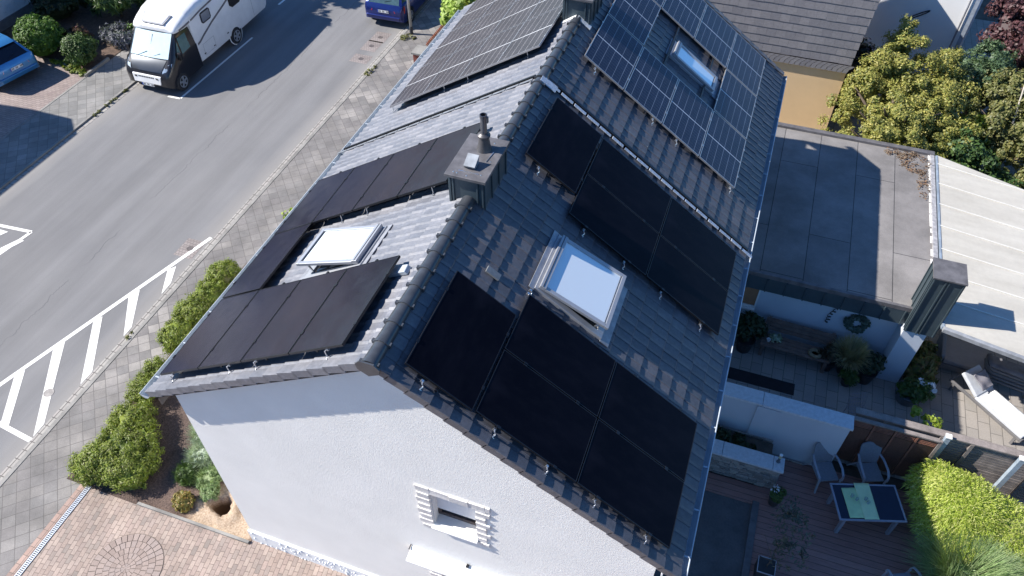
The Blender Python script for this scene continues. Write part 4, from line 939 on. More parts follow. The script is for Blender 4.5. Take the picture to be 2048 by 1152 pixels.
for lb, x, y, r, h, mt, nn in (('tall silvery green lavender clump against the gable corner', -6.45, 1.95, .42, .42, L_lav, 1100), ('silvery lavender clump below the first against the gable', -6.2, 1.45, .40, .36, L_lav, 1000), ('deep green herb clump in the middle of the gable bed', -6.28, .95, .32, .28, L_mid, 800),
        ('green herb clump nearest the white gable wall', -5.72, .98, .32, .30, L_grass, 800), ('silvery tuft squeezed against the wall beside the herbs', -5.5, 1.45, .26, .28, L_lav, 500), ('small green herb clump above the pit', -5.55, .72, .22, .22, L_grass, 500)):
    t = thing('herb_clump', lb, 'plant', (x, y, .05), group=lg); blades('foliage', (0, 0, 0), (r*.72, r*.72), nn, h*.85, .014, mt, t, droop=.3, base=.8)
    crown('foliage_core', [(0, 0, .08, r*.9, r*.9, h*.78)], 3200, .016, mt, t, clump=.06, nclump=40, elong=3, core=.75, zmin=0)
plant('heather_clump', 'round yellow-orange heather clump at the edge of the driveway', 'plant', (-5.98, .34, .05), [(0, 0, .10, .25, .23, .2)], 2200, .024, leafmat('leaf_heather', [(.16, .17, .03), (.26, .22, .05), (.30, .16, .05)]), lg, clump=.05, nclump=70, elong=2, core=.85, zmin=0, trunk=(.1, .01, .1))
# behind the far house by the street
plant('climbing_shrub', 'pale sunlit leafy shrub at the far end of the street-side gutter', 'shrub', (-7.5, 21.2, .05), [(0, 0, 1.2, .9, 1.4, .9), (-.2, 1.6, 1.4, .9, 1.2, .8), (.8, .8, 1.5, .8, 1.0, .8)], 7500, .14, L_sun, clump=.28, nclump=110, core=.55, trunk=(1.3, .06, .7))
# golden conifer and neighbours
plant('golden_conifer', 'large yellow-green conifer between the ochre house and the white house', 'tree', (7.95, 18.0, 0), [(0, -.2, 1.6, 1.95, 2.2, 1.75), (.1, 1.2, 2.3, 1.3, 1.4, 1.7), (-.7, .9, 2.2, .8, .9, 1.5), (-.1, 2.1, 3.3, .45, .5, 1.0), (.9, .3, 2.0, 1.1, 1.3, 1.5), (-1.0, -1.4, .9, .9, .8, 1.1), (.6, -1.6, 1.1, 1.2, .9, 1.2), (1.3, 1.9, 2.6, .6, .6, 1.1), (1.7, -.2, 1.3, 1.1, 1.3, 1.4), (1.5, 1.2, 1.9, 1.0, 1.1, 1.2)], 95000, .042, L_con, clump=.19, nclump=700, elong=2.0, shell=.6, core=.33, flat=.4, up=.5, trunk=(3.2, .14, 1.3, 12))
tg = 'mixed trees behind the terrace canopy'
plant('olive_green_tree', 'dull olive tree at the right edge behind the canopy', 'tree', (11.6, 18.6, 0), [(0, 0, 1.6, 1.5, 1.8, 1.7), (.8, -1.4, 1.3, 1.3, 1.2, 1.3), (-.2, 1.4, 1.8, 1.2, 1.2, 1.4)], 26000, .055, L_oliv, tg, clump=.2, nclump=300, elong=1.9, shell=.6, core=.35, trunk=(2.8, .12, 1.2, 12))
plant('dark_green_tree', 'dark green leafy tree between the conifer and the olive tree', 'tree', (10.1, 17.0, 0), [(0, 0, 1.2, 1.0, 1.1, 1.3), (.9, -.7, .9, .9, .8, 1.0), (-.7, -.8, .7, .7, .6, .8)], 15000, .065, L_grn, tg, clump=.22, nclump=170, shell=.6, core=.35, trunk=(2.0, .09, .9, 10))
plant('blue_green_conifer', 'soft blue-green conifer below the corner of the white house', 'tree', (10.6, 20.6, 0), [(0, 0, 1.8, .9, .9, 1.6), (.3, .9, 1.8, .9, .9, 1.5)], 12000, .04, leafmat('leaf_bluegreen', [(.05, .09, .045), (.09, .15, .07), (.13, .19, .09)]), tg, clump=.2, nclump=120, elong=3, shell=.6, core=.35, trunk=(2.8, .1, .7, 10))
plant('purple_leaf_tree', 'dark purple-leaved tree in the top right corner', 'tree', (12.6, 23.0, 0), [(0, 0, 2.6, 1.6, 1.6, 1.6), (-.9, .9, 2.6, 1.0, 1.2, 1.3)], 13000, .075, L_purp, tg, clump=.28, nclump=130, shell=.5, core=.6, trunk=(3.4, .13, 1.2, 10))
plant('bright_green_tree', 'fresh green tree at the right edge below the purple tree', 'tree', (13.4, 20.8, 0), [(0, 0, 1.9, 1.2, 1.3, 1.3)], 10000, .07, L_box, tg, clump=.26, nclump=90, shell=.6, core=.35, trunk=(2.6, .1, .9, 8))
plant('lime_shrub', 'lime green shrub peeking out right of the golden conifer', 'shrub', (10.35, 18.4, 0), [(0, 0, 1.7, .5, .6, .6)], 2500, .08, L_lime, tg, clump=.18, nclump=30, core=.6, trunk=(1.8, .05, .3))
t = thing('bare_branch', 'long pale bare branch rising through the trees at the right edge', 'branch', (11.3, 19.4, 1.5)); MB().tube([(0, -1.2, .9), (.1, -.2, 1.6), (.15, .7, 2.6), (.1, 1.1, 3.3)], [.03, .025, .018, .008], 6).build('limb', M('pale_bark', (.42, .38, .33), .8), t, smooth=True)
plant('flowering_hedge', 'dark hedge with mauve blossom between ochre house and conifer', 'hedge', (7.0, 21.6, 0), [(0, 0, 1.0, .5, .9, 1.3)], 6000, .09, leafmat('leaf_mauve', [(.02, .03, .02), (.04, .05, .03), (.16, .12, .18)]), clump=.25, nclump=80, core=.8, trunk=(1, .05, .5))
plant('street_tree', 'tall street tree whose shadow falls across the road', 'tree', (-24.6, 19.2, 0), [(0, 0, 6.6, 1.8, 1.9, 1.2), (1.2, .9, 6.0, 1.3, 1.3, .9), (-.6, -1.2, 6.3, 1.2, 1.2, .9), (1.6, -.9, 6.7, .9, .9, .7), (2.0, 1.7, 7.2, .9, .9, .6)], 5200, .26, L_mid, clump=.38, nclump=120, core=.35, shell=.6, trunk=(6.2, .2, 1.8, 10))
# garden side plants
t = thing('bamboo_bush', 'big bright yellow-green bamboo bush in front of the slat fence', 'bush', (9.95, 5.45, .04))
def tuftbush(parent, spots, n, length, w, mat, name='foliage'):
    """drooping leaf tufts all over mounded ellipsoids"""
    V = []; F = []
    tot = sum(s[3]*s[4] for s in spots)
    for s in spots:
        for _ in range(int(n*s[3]*s[4]/tot)):
            a = random.random()*2*pi; b = math.acos(random.uniform(-.05, 1)); d = Vector((sin(b)*cos(a), sin(b)*sin(a), cos(b))); q = random.uniform(.72, 1.0)
            p = Vector((s[0]+d.x*s[3]*q, s[1]+d.y*s[4]*q, s[2]+d.z*s[5]*q))
            o = (d+Vector((random.gauss(0, .55), random.gauss(0, .55), random.gauss(0, .4)))).normalized(); L = length*random.uniform(.5, 1.2)
            sd = o.cross(Vector((0, 0, 1))); sd = (sd.normalized() if sd.length > .01 else Vector((1, 0, 0)))*w*random.uniform(.6, 1.2)*.5
            n0 = len(V); m1 = p+o*L*.5; e = p+o*L*.95-Vector((0, 0, L*.45))
            V += [p, m1+sd, e, m1-sd]; F.append((n0, n0+1, n0+2, n0+3))
    mb = MB(); mb.v = [tuple(v) for v in V]; mb.f = F
    iv, fi = ico(14, 10)
    for s in spots: mb.add([(s[0]+p[0]*s[3]*.78, s[1]+p[1]*s[4]*.78, max(.0, s[2]+p[2]*s[5]*.78)) for p in iv], fi)
    return mb.build(name, mat, parent, fix=False)
tuftbush(t, [(0, 0, .65, .95, .85, .80), (-.45, .25, .75, .6, .6, .70), (.8, -.1, .5, .9, .75, .65), (.0, -.45, .5, .85, .6, .6), (1.2, -.6, .3, .6, .6, .5)], 26000, .15, .018, L_bam)
limbs('canes', (0, 0, 0), .9, .02, M('cane', (.35, .38, .12), .5), t, n=14, spread=.6)
t = thing('grass_clump', 'darker arching ornamental grass clump in front of the bamboo bush', 'grass plant', (10.15, 4.15, .04)); blades('blades', (0, 0, 0), (1.05, .95), 5200, .85, .014, L_grass, t, droop=.5, base=.35, seg=4)
crown('core', [(0, 0, .2, .7, .65, .4)], 2500, .03, L_grass, t, clump=.1, nclump=60, elong=5, core=.8, zmin=0)
t = thing('young_shrub', 'small sunlit shrub with red twig behind the woven screen', 'shrub', (9.15, 6.98, .02))
crown('foliage', [(.05, .0, .75, .26, .2, .16), (.2, .35, .95, .2, .18, .13), (-.12, .55, 1.0, .10, .12, .12), (.3, -.1, .45, .24, .2, .15)], 900, .055, L_lime, t, clump=.1, nclump=26, core=0)
MB().tube([(-.1, -.1, 0), (0, .1, .5), (.1, .25, .95)], [.014, .011, .006], 6).tube([(0, .1, .5), (.05, -.05, .75)], .006, 5).build('twigs', M('red_twig', (.45, .16, .10), .6), t)
def pot(parent, r, h, mat, square=False, name='pot'):
    if square: g = MB(); g.box(-r, r, -r, r, 0, h); return g.build(name, mat, parent, bevel=.008)
    return MB().lathe([(r*.72, 0), (r*.95, h*.8), (r, h*.86), (r, h), (r*.9, h), (r*.86, h*.9), (0, h*.9)], seg=22).build(name, mat, parent, smooth=40)
m_pot = M('pot_black', (.03, .032, .036), .45, 0, .15, 8); m_potg = M('pot_grey', (.13, .14, .16), .6, 0, .15, 8)
def potted(label, c, r, h, mat, square=False, **fo):
    t = thing('potted_plant', label, 'potted plant', c, group='potted plants in the garden'); pot(t, r, h, mat, square); return t
t = potted('black pot with tall dark bush left of the wooden bench', (5.12, 8.95, .02), .24, .42, m_pot); crown('foliage', [(.0, .1, .78, .34, .30, .32)], 1500, .07, L_dark, t, clump=.14, nclump=30, core=.7)
t = potted('pot with big straw-coloured ornamental grass at the right end of the bench', (7.62, 9.05, .02), .2, .35, m_pot); blades('blades', (0, 0, .32), (.50, .50), 1500, .62, .020, L_strw, t, droop=.6, base=.25, seg=4)
t = potted('black pot with feathery brown plant between bench and straw grass', (7.22, 9.02, .02), .17, .30, m_pot); crown('foliage', [(0, 0, .52, .24, .22, .18)], 700, .05, leafmat('leaf_bronze', [(.06, .045, .03), (.10, .07, .04), (.05, .06, .03)]), t, clump=.1, nclump=20, elong=4, core=.5)
t = potted('low green pot plant in front of the straw grass', (7.72, 8.68, .02), .17, .24, m_pot); crown('foliage', [(0, 0, .30, .22, .2, .13)], 900, .045, L_mid, t, clump=.08, nclump=25, core=.7)
t = potted('big black pot with dark plant beside the rendered column', (8.12, 8.95, .02), .24, .40, m_pot); crown('foliage', [(0, .05, .56, .28, .28, .22)], 1100, .06, L_dark, t, clump=.12, nclump=25, core=.7)
t = potted('round grey planter with green leaves and large white blossoms', (9.14, 8.68, .02), .33, .34, m_potg); crown('foliage', [(.1, .0, .40, .40, .32, .16)], 1900, .06, L_mid, t, clump=.1, nclump=45, core=.75)
crown('blossoms', [(.32, .22, .52, .20, .14, .06), (.45, -.02, .50, .10, .10, .06)], 75, .085, M('blossom', (.85, .85, .85), .7), t, clump=.06, nclump=8, elong=1.1, core=0)
t = potted('small dark pot with tiny white flowers at the corner of the stone planter', (6.36, 4.72, .045), .14, .30, m_pot); crown('foliage', [(0, 0, .38, .16, .16, .13)], 700, .04, L_mid, t, clump=.06, nclump=22, core=.7); crown('blossoms', [(-.03, .04, .46, .12, .12, .07)], 90, .028, MATS['blossom'], t, clump=.03, nclump=40, elong=1.1, core=0)
t = potted('square dark planter with pale rim holding a sparse olive tree', (6.33, 3.0, .045), .17, .42, m_pot, True); g = MB()
for a, b, c_, d in ((-.18, .18, -.18, -.165), (-.18, .18, .165, .18), (-.18, -.165, -.164, .164), (.165, .18, -.164, .164)): g.box(a, b, c_, d, .405, .43)
g.build('rim', M('rim_pale', (.38, .38, .42), .5), t); crown('foliage', [(.25, .5, 1.15, .42, .40, .4), (.3, .1, .9, .35, .3, .3), (.1, .9, 1.3, .22, .22, .22)], 700, .032, leafmat('leaf_olivetree', [(.05, .065, .05), (.09, .105, .08), (.13, .14, .11)]), t, clump=.14, nclump=60, elong=3, core=0)
limbs('trunk', (0, 0, .38), 1.0, .016, m_bark, t, n=6, spread=.4)
plant('fern_clump', 'green and rusty foliage filling the corner behind the column', 'plant', (9.35, 9.75, .02), [(0, 0, .35, .42, .6, .35), (.1, -.6, .15, .35, .35, .2)], 3200, .06, leafmat('leaf_fern', [(.07, .09, .02), (.13, .15, .03), (.17, .10, .04)]), clump=.12, nclump=60, core=.6, elong=3, trunk=(.3, .02, .3))
plant('planter_shrub', 'dark shrub growing in the stone planter by the gutter', 'shrub', (4.72, 5.62, .5), [(0, 0, .15, .42, .22, .22), (.7, .02, .05, .3, .18, .12)], 1500, .05, L_dark, clump=.1, nclump=35, core=.7, trunk=(.2, .02, .2))
# wall wreath and metal script
t = thing('wall_wreath', 'round grey-green leafy wreath hanging on the blue-shaded annex wall', 'wreath', (7.55, 9.58, 1.28)); rr = .215
V = []
crown('leaves', [(rr*cos(a), -.02, rr*sin(a), .085, .05, .085) for a in [2*pi*i/14 for i in range(14)]], 1700, .05, leafmat('leaf_wreath', [(.05, .09, .07), (.10, .15, .12), (.16, .20, .17)]), t, clump=.05, nclump=100, core=.6)
MB().tube([(rr*cos(a), 0, rr*sin(a)) for a in [2*pi*i/24 for i in range(25)]], .025, 6).build('ring', m_bark, t)
t = thing('wall_script', 'dark metal cursive script ornament mounted upright on the annex wall', 'ornament', (6.86, 9.60, 1.05)); g = MB(); pts = []
for i in range(90): q = i/89; pts.append((.045*sin(q*34)+.02*sin(q*9)+.1*q, -.012, .56*q+.035*sin(q*34+1.4)))
g.tube(pts, .010, 5); g.build('lettering', m_blk, t)

# ================================================================ VEHICLES
m_tyre = M('tyre', (.025, .025, .027), .8); m_rim = M('rim_alloy', (.55, .56, .58), .35, .7, .1, 12)
def paint(name, c, metal=.3, rough=.3):
    t = NT(name); t.col(t.ramp(t.noise(2.5, 3), [(.3, tuple(x*.93 for x in c)), (.7, tuple(min(1, x*1.05) for x in c))])); t.set(rough, metal, .5)
    t.b.inputs['Coat Weight'].default_value = .7; t.b.inputs['Coat Roughness'].default_value = .06; MATS[name] = t.m; return t.m
def wheel(parent, x, y, r, side, w=.2):
    a = MB(); a.lathe([(r*.62, -w/2), (r*.93, -w/2), (r, -w*.36), (r, w*.36), (r*.93, w/2), (r*.62, w/2)], (x, y, r), 28, 0); o = a.build('wheel', m_tyre, parent, smooth=40)
    b = MB(); xo = x+side*(w/2+.002)
    b.lathe([(r*.66, -.02), (r*.66, .004), (r*.58, .004), (r*.56, -.015)], (xo, y, r), 28, 0)
    for k in range(5):
        a0 = 2*pi*k/5+.3; c, s = cos(a0), sin(a0)
        b.bar((xo+side*.004, y+c*r*.08, r+s*r*.08), (xo+side*.004, y+c*r*.60, r+s*r*.60), .075*r/.33, .02, up=(1, 0, 0))
    b.lathe([(r*.16, -.01), (r*.14, .012)], (xo, y, r), 14, 0)
    b.build('rim', m_rim, o)
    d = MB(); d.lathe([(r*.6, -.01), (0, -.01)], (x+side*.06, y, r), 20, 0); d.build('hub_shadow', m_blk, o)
def plate(parent, c, u, w, h, name='number_plate', n=(0, -1, 0)):
    u = Vector(u); n = Vector(n).normalized(); v = n.cross(u)*-1
    v = Vector((0, 0, 1)) if abs(v.z) > .9 else v
    c = Vector(c); g = MB(); g.quad(c-u*w/2-v*h/2, c+u*w/2-v*h/2, c+u*w/2+v*h/2, c-u*w/2+v*h/2); o = g.build(name, M('plate_white', (.78, .79, .80), .4, 0, .02, fine=0), parent, fix=False)
    g = MB(); f = c+n*.003; g.quad(f-u*w/2-v*h/2, f-u*(w/2-.045)-v*h/2, f-u*(w/2-.045)+v*h/2, f-u*w/2+v*h/2); g.build('plate_band', M('plate_blue', (.03, .08, .4), .4, 0, 0, fine=0), o, fix=False)
    g = MB(); x = -w/2+.07
    for i, cw in enumerate((.035, .035, .05, .035, .04, .06, .035, .035, .03)):
        if i not in (2, 5):
            for k in range(2): g.quad(*[f+u*(x+a)+v*b for a, b in ((k*cw*.55, -h*.32), (k*cw*.55+.011, -h*.32), (k*cw*.55+.011, h*.32), (k*cw*.55, h*.32))])
            g.quad(*[f+u*(x+a)+v*b for a, b in ((0, h*.22*(1 if i % 2 else -1)), (cw*.7, h*.22*(1 if i % 2 else -1)), (cw*.7, h*.22*(1 if i % 2 else -1)+.014), (0, h*.22*(1 if i % 2 else -1)+.014))])
        x += cw+.012
    g.build('plate_characters', m_blk, o, fix=False)
def xsec(y, w, zb, zm, wt, zt, r=.06):
    h = [(w, zb), (w+.0, zb+(zm-zb)*.35), (w, zm), (wt+(w-wt)*.25, zt-(zt-zm)*.25 if zt > zm else zt), (wt-.02, zt-.01), (wt-r-.05, zt+.012)]
    return [(x, y, z) for x, z in h]+[(-x, y, z) for x, z in h[::-1]]
def motorhome():
    t = thing('motorhome', 'white motorhome with black cab parked on the far side of the street', 'motorhome', (-17.16, 13.98, 0), rad(1.0))
    mw = paint('motorhome_white', (.80, .80, .80), 0, .35); mb_ = paint('motorhome_black', (.018, .017, .020), .2, .3); mg = paint('bonnet_grey', (.045, .05, .06), .6, .3)
    b = MB(); S = []
    for y, w, zb, zt in ((.98, .78, 1.95, 2.00), (1.0, .86, 1.93, 2.07), (1.12, .92, 1.93, 2.16), (1.4, .97, 1.93, 2.27), (1.72, 1.0, 1.93, 2.38), (1.74, 1.01, .95, 2.39), (1.80, 1.02, .42, 2.40), (2.4, 1.03, .40, 2.50), (4.6, 1.03, .40, 2.50), (6.3, 1.03, .42, 2.46), (6.44, 1.01, .50, 2.40), (6.50, .95, .58, 2.25)):
        rr = min(.2, (zt-zb)*.45); h = [(w-.03, zb), (w, zb+min(.1, (zt-zb)*.3)), (w, zt-rr), (w-.045, zt-rr*.45), (w-.13, zt-.03), (w-.30, zt+.012)]
        S.append([(x, y, z) for x, z in h]+[(-x, y, z) for x, z in h[::-1]])
    b.loft(S, closed=True); body = b.build('living_body', mw, t, smooth=35)
    b = MB(); S = []
    for y, w, zb, zm, wt, zt in ((-.10, .70, .42, .52, .68, .58), (-.07, .86, .34, .62, .82, .72), (0, .94, .30, .70, .88, .86), (.16, .99, .28, .92, .90, 1.05), (.36, 1.01, .28, 1.12, .88, 1.20), (.70, 1.02, .28, 1.16, .87, 1.60), (1.02, 1.02, .28, 1.18, .86, 1.925), (1.76, 1.015, .28, 1.18, .90, 1.925)):
        S.append(xsec(y, w, zb, zm, wt, zt))
    b.loft(S, closed=True); cab = b.build('cab', mb_, t, smooth=35)
    g = MB(); p = lambda x, y, z: (x, y, z)
    g.loft([[(-.62, .0, .885), (-.3, -.035, .885), (.3, -.035, .885), (.62, .0, .885)], [(-.70, .16, 1.082), (-.3, .13, 1.09), (.3, .13, 1.09), (.70, .16, 1.082)], [(-.74, .34, 1.215), (-.3, .31, 1.225), (.3, .31, 1.225), (.74, .34, 1.215)]], cap=False); bn = g.build('bonnet', mg, cab, smooth=True)
    g = MB(); g.loft([[(x, .37+.645*q-.05*(1-(x/.8)**2)+.0, 1.235+.70*q+.015) for x in (-.80+.04*q, -.4, 0, .4, .80-.04*q)] for q in (0, .5, .97)], cap=False); ws = g.build('windscreen', M('sun_shade', (.62, .76, .80), .12, .1, .06, 3, fine=0), cab, smooth=True)
    g = MB(); g.tube([(-.45, .34, 1.25), (-.1, .45, 1.40)], .010, 5); g.build('wiper', m_blk, ws); g = MB(); g.tube([(.1, .34, 1.25), (.45, .45, 1.38)], .010, 5); g.build('wiper', m_blk, ws)
    g = MB(); g.box(-.01, .01, .64, .66, 1.55, 1.92) if 0 else g.bar((0, .50, 1.42), (0, .88, 1.86), .03, .02); g.build('mirror_stem', M('grey_plastic', (.30, .33, .35), .5), ws)
    g = MB(); g.add([(-.60, -.105, .74), (.60, -.105, .74), (.56, -.155, .46), (-.56, -.155, .46), (-.60, -.05, .76), (.60, -.05, .76), (.56, -.05, .44), (-.56, -.05, .44)], [(0, 1, 2, 3), (4, 5, 1, 0), (1, 5, 6, 2), (3, 2, 6, 7), (0, 3, 7, 4)]); bp = g.build('bumper_panel', mw, cab)
    g = MB()
    for i in range(9): x = -.34+i*.075; g.hexa([(x, -.125, .655), (x+.05, -.125, .655), (x+.05, -.10, .655), (x, -.10, .655), (x, -.118, .70), (x+.05, -.118, .70), (x+.05, -.10, .70), (x, -.10, .70)])
    g.build('grille_marks', m_blk, bp)
    for s in (-1, 1):
        g = MB(); g.add([(s*.50, -.128, .70), (s*.38, -.124, .70), (s*.42, -.133, .64), (s*.50, -.133, .64)], [(0, 1, 2, 3)]); g.build('fog_lamp', m_blk, bp, fix=False)
        g = MB(); g.loft([[(s*.66, -.03, .80), (s*.80, .0, .80), (s*.93, .10, .82)], [(s*.68, .02, .93), (s*.82, .06, .96), (s*.95, .20, 1.0)], [(s*.76, .20, 1.09), (s*.85, .24, 1.11), (s*.95, .33, 1.13)]], cap=False); g.build('headlight', M('headlight_glass', (.60, .68, .75), .15, .3, .15, 12), cab, smooth=True)
        g = MB()
        for pts in ([(.62, 1.24, 1.50), ] if 0 else []): pass
        y0, z0 = .62, 1.22
        def sw(y, z): q = (z-1.18)/(1.9-1.18); return (s*(1.025-.14*max(0, q)+.004), y, z)
        g.quad(sw(.60, 1.24), sw(.84, 1.24), sw(.90, 1.66), sw(.88, 1.68)); g.build('quarter_window', M('tinted_teal', (.09, .19, .20), .1, .2, .1), cab, fix=False)
        g = MB(); g.quad(sw(.92, 1.22), sw(1.42, 1.26), sw(1.46, 1.78), sw(.98, 1.78)); g.build('door_window', MATS['tinted_teal'], cab, fix=False)
        g = MB(); g.box(s*1.04-.02, s*1.2-.02, .62, .74, 1.12, 1.40) if s > 0 else g.box(-1.2, -1.04, .62, .74, 1.12, 1.40); g.build('wing_mirror', m_blk, cab, bevel=.03)
        g = MB(); q = 1.033*s; zz = lambda y: 1.0
        g.loft([[(q, y, z-.045), (q+s*.002, y, z+.045)] for y, z in ((1.82, 1.12), (2.0, 1.16), (2.25, 1.27), (2.9, 1.50), (3.7, 1.72), (4.4, 1.93), (5.0, 2.15))], cap=False); g.build('stripe', M('stripe_grey', (.16, .15, .16), .4), body, fix=False)
        g = MB(); g.loft([[(q-.0, y, z-.03), (q, y, z+.045)] for y, z in ((1.45, 1.98), (1.9, 2.05), (2.6, 2.2), (3.6, 2.26))], cap=False) if 0 else g.loft([[(s*(w+.004), y, z-.035), (s*(w+.004), y, z+.035)] for y, z, w in ((1.2, 1.98, .93), (1.5, 2.02, .985), (1.9, 2.08, 1.024), (2.4, 2.16, 1.034), (3.2, 2.22, 1.034), (4.4, 2.26, 1.034))], cap=False); g.build('stripe', MATS['stripe_grey'], body, fix=False)
        g = MB(); g.prism([(2.35, 1.72), (2.42, 1.66), (2.86, 1.66), (2.93, 1.72), (2.93, 2.02), (2.86, 2.08), (2.42, 2.08), (2.35, 2.02)], 0, *sorted((q, q+s*.018))); wf_ = g.build('side_window', m_blk, body)
        g = MB(); g.box(*sorted((q+s*.0185, q+s*.022)), 2.40, 2.88, 1.71, 2.03); g.build('pane', M('pane_grey', (.26, .28, .32), .12, .2, .1), wf_)
        g = MB(); g.prism([(4.1, 1.55), (4.25, 1.42), (4.75, 1.42), (4.9, 1.55), (4.9, 1.95), (4.8, 2.02), (4.2, 2.02), (4.1, 1.95)], 0, *sorted((q, q+s*.012))); g.build('rear_side_window', m_blk, body)
        for y, z in ((2.0, .62), (2.62, .62), (3.55, .66)): g = MB(); g.box(*sorted((q, q+s*.012)), y, y+.09, z, z+.035); g.build('latch', m_blk, body)
        for y0, y1, z0, z1 in ((2.05, 2.75, .56, 1.0), (5.45, 5.46, .5, 2.2)):
            g = MB(); a_, b_ = sorted((q, q+s*.004))
            for e in ((y0, y1, z0, z0+.008), (y0, y1, z1-.008, z1), (y0, y0+.008, z0, z1), (y1-.008, y1, z0, z1)): g.box(a_, b_, *e)
            g.build('hatch_outline', M('line_grey', (.35, .36, .38), .6), body)
        g = MB(); g.lathe([(.425, -.02), (.425, .006), (.39, .010), (.385, -.02)], (s*1.02, 4.05, .40), 26, 0); g.build('wheel_arch', mw, body, smooth=40)
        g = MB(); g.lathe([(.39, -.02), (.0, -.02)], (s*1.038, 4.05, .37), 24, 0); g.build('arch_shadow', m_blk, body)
        wheel(t, s*.94, .50, .33, s); wheel(t, s*.96, 4.05, .33, s)
        g = MB(); g.box(*sorted((s*.86, s*.98)), 6.47, 6.515, 1.0, 1.35); g.build('tail_light', M('tail_red', (.45, .03, .03), .3), body)
    g = MB(); g.hexa([(-.46, 1.06, 2.155), (.46, 1.06, 2.155), (.58, 1.50, 2.325), (-.58, 1.50, 2.325), (-.46, 1.04, 2.20), (.46, 1.04, 2.20), (.58, 1.48, 2.37), (-.58, 1.48, 2.37)]); sk = g.build('roof_window', M('skylight_frame', (.34, .34, .36), .4), body, bevel=.01)
    g = MB(); g.hexa([(-.41, 1.08, 2.206), (.41, 1.08, 2.206), (.52, 1.44, 2.345), (-.52, 1.44, 2.345), (-.41, 1.075, 2.22), (.41, 1.075, 2.22), (.52, 1.435, 2.372), (-.52, 1.435, 2.372)]); g.build('pane', M('skylight_pane', (.60, .61, .66), .2, .1, .05, 5, fine=0), sk)
    g = MB(); g.box(-.35, .35, 3.4, 4.0, 2.511, 2.57); g.build('roof_hatch', mw, body, bevel=.015)
    plate(t, (.0, -.165, .40), (1, 0, 0), .52, .11)
    return t
motorhome()
def car(name, label, col, loc, rz, lights=(.42, .03, .03), rearg=None):
    t = thing(name, label, 'car', loc, rz); pm = paint(name+'_paint', col, .45, .3)
    b = MB(); S = []
    for y, w, zb, zm, wt, zt in ((.0, .74, .42, .55, .72, .66), (.03, .80, .32, .62, .78, .80), (.12, .86, .28, .72, .82, .94), (.35, .885, .26, .78, .84, .98), (1.2, .89, .24, .80, .84, .97), (2.9, .89, .24, .78, .83, .95), (3.3, .885, .25, .74, .78, .90), (3.9, .86, .28, .62, .70, .76), (4.12, .80, .34, .52, .60, .62), (4.18, .66, .40, .48, .5, .54)):
        S.append(xsec(y, w, zb, zm, wt, zt, .05))
    b.loft(S, closed=True); body = b.build('body', pm, t, smooth=38)
    g = MB(); S = []
    for y, wb, wt, zt in ((.14, .74, .72, .955), (.60, .80, .60, 1.37), (.80, .81, .61, 1.415), (1.6, .81, .61, 1.43), (2.3, .80, .59, 1.385), (3.05, .76, .70, .94)):
        S.append([(wb, y, .93), (wb-(wb-wt)*.5, y, .93+(zt-.93)*.55), (wt, y, zt), (-wt, y, zt), (-(wb-(wb-wt)*.5), y, .93+(zt-.93)*.55), (-wb, y, .93)])
    g.loft(S, closed=True); gl = g.build('windows', rearg or M('car_glass', (.012, .016, .030), .08, .2, .1), t, smooth=30)
    g = MB(); g.loft([[(wt+.02, y, z-.04), (wt-.03, y, z+.012), (0, y, z+.025), (-wt+.03, y, z+.012), (-wt-.02, y, z-.04)] for y, wt, z in ((.48, .60, 1.33), (.62, .60, 1.395), (.85, .61, 1.43), (1.6, .61, 1.445), (2.2, .59, 1.405), (2.36, .58, 1.37))], cap=False); g.build('roof', pm, t, smooth=40)
    for s in (-1, 1):
        g = MB(); g.loft([[(s*(.79-.0), .16, .95), (s*.68, .13, .97)], [(s*.70, .40, 1.19), (s*.61, .36, 1.18)], [(s*.63, .62, 1.385), (s*.55, .56, 1.37)]], cap=False); g.build('rear_pillar', pm, t, fix=False)
        g = MB(); g.loft([[(s*.80, 2.95, .95), (s*.74, 3.0, .965)], [(s*.62, 2.38, 1.36), (s*.56, 2.38, 1.375)]], cap=False); g.build('front_pillar', pm, t, fix=False)
        g = MB(); g.loft([[(s*.889, .20, .66), (s*.80, .035, .66), (s*.50, -.004, .68)], [(s*.885, .24, .80), (s*.80, .065, .79), (s*.48, .02, .77)], [(s*.85, .28, .93), (s*.79, .12, .90), (s*.62, .09, .86)]], cap=False); g.build('tail_light', M(name+'_lamp', lights, .2, .1, .1, fine=0), t, fix=False)
        for y in (.72, 3.35): wheel(t, s*.80, y, .31, s, .19)
        g = MB(); g.box(*sorted((s*.86, s*1.0)), 2.7, 2.82, .92, 1.04); g.build('wing_mirror', pm, t, bevel=.03)
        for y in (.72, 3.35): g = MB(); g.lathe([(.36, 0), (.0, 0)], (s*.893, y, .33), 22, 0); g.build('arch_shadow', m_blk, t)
    g = MB(); g.hexa([(-.70, -.04, .36), (.70, -.04, .36), (.74, .10, .36), (-.74, .10, .36), (-.74, -.06, .52), (.74, -.06, .52), (.78, .10, .56), (-.78, .10, .56)]); g.build('rear_bumper', pm, t, bevel=.02)
    plate(t, (0, -.012, .70), (1, 0, 0), .5, .11)
    g = MB(); g.tube([(.03, .20, 1.02), (.30, .26, 1.08)], .008, 5); g.build('rear_wiper', m_blk, t)
    return t
car('light_blue_car', 'light blue hatchback on the opposite driveway at the left edge', (.045, .22, .48), (-22.0, 12.72, .05), rad(78), lights=(.5, .25, .28))
car('dark_blue_car', 'dark blue hatchback parked at the kerb beyond the lamp post', (.010, .022, .15), (-11.2, 21.15, 0), rad(1.5), rearg=M('car_glass_light', (.06, .11, .13), .08, .2, .2))

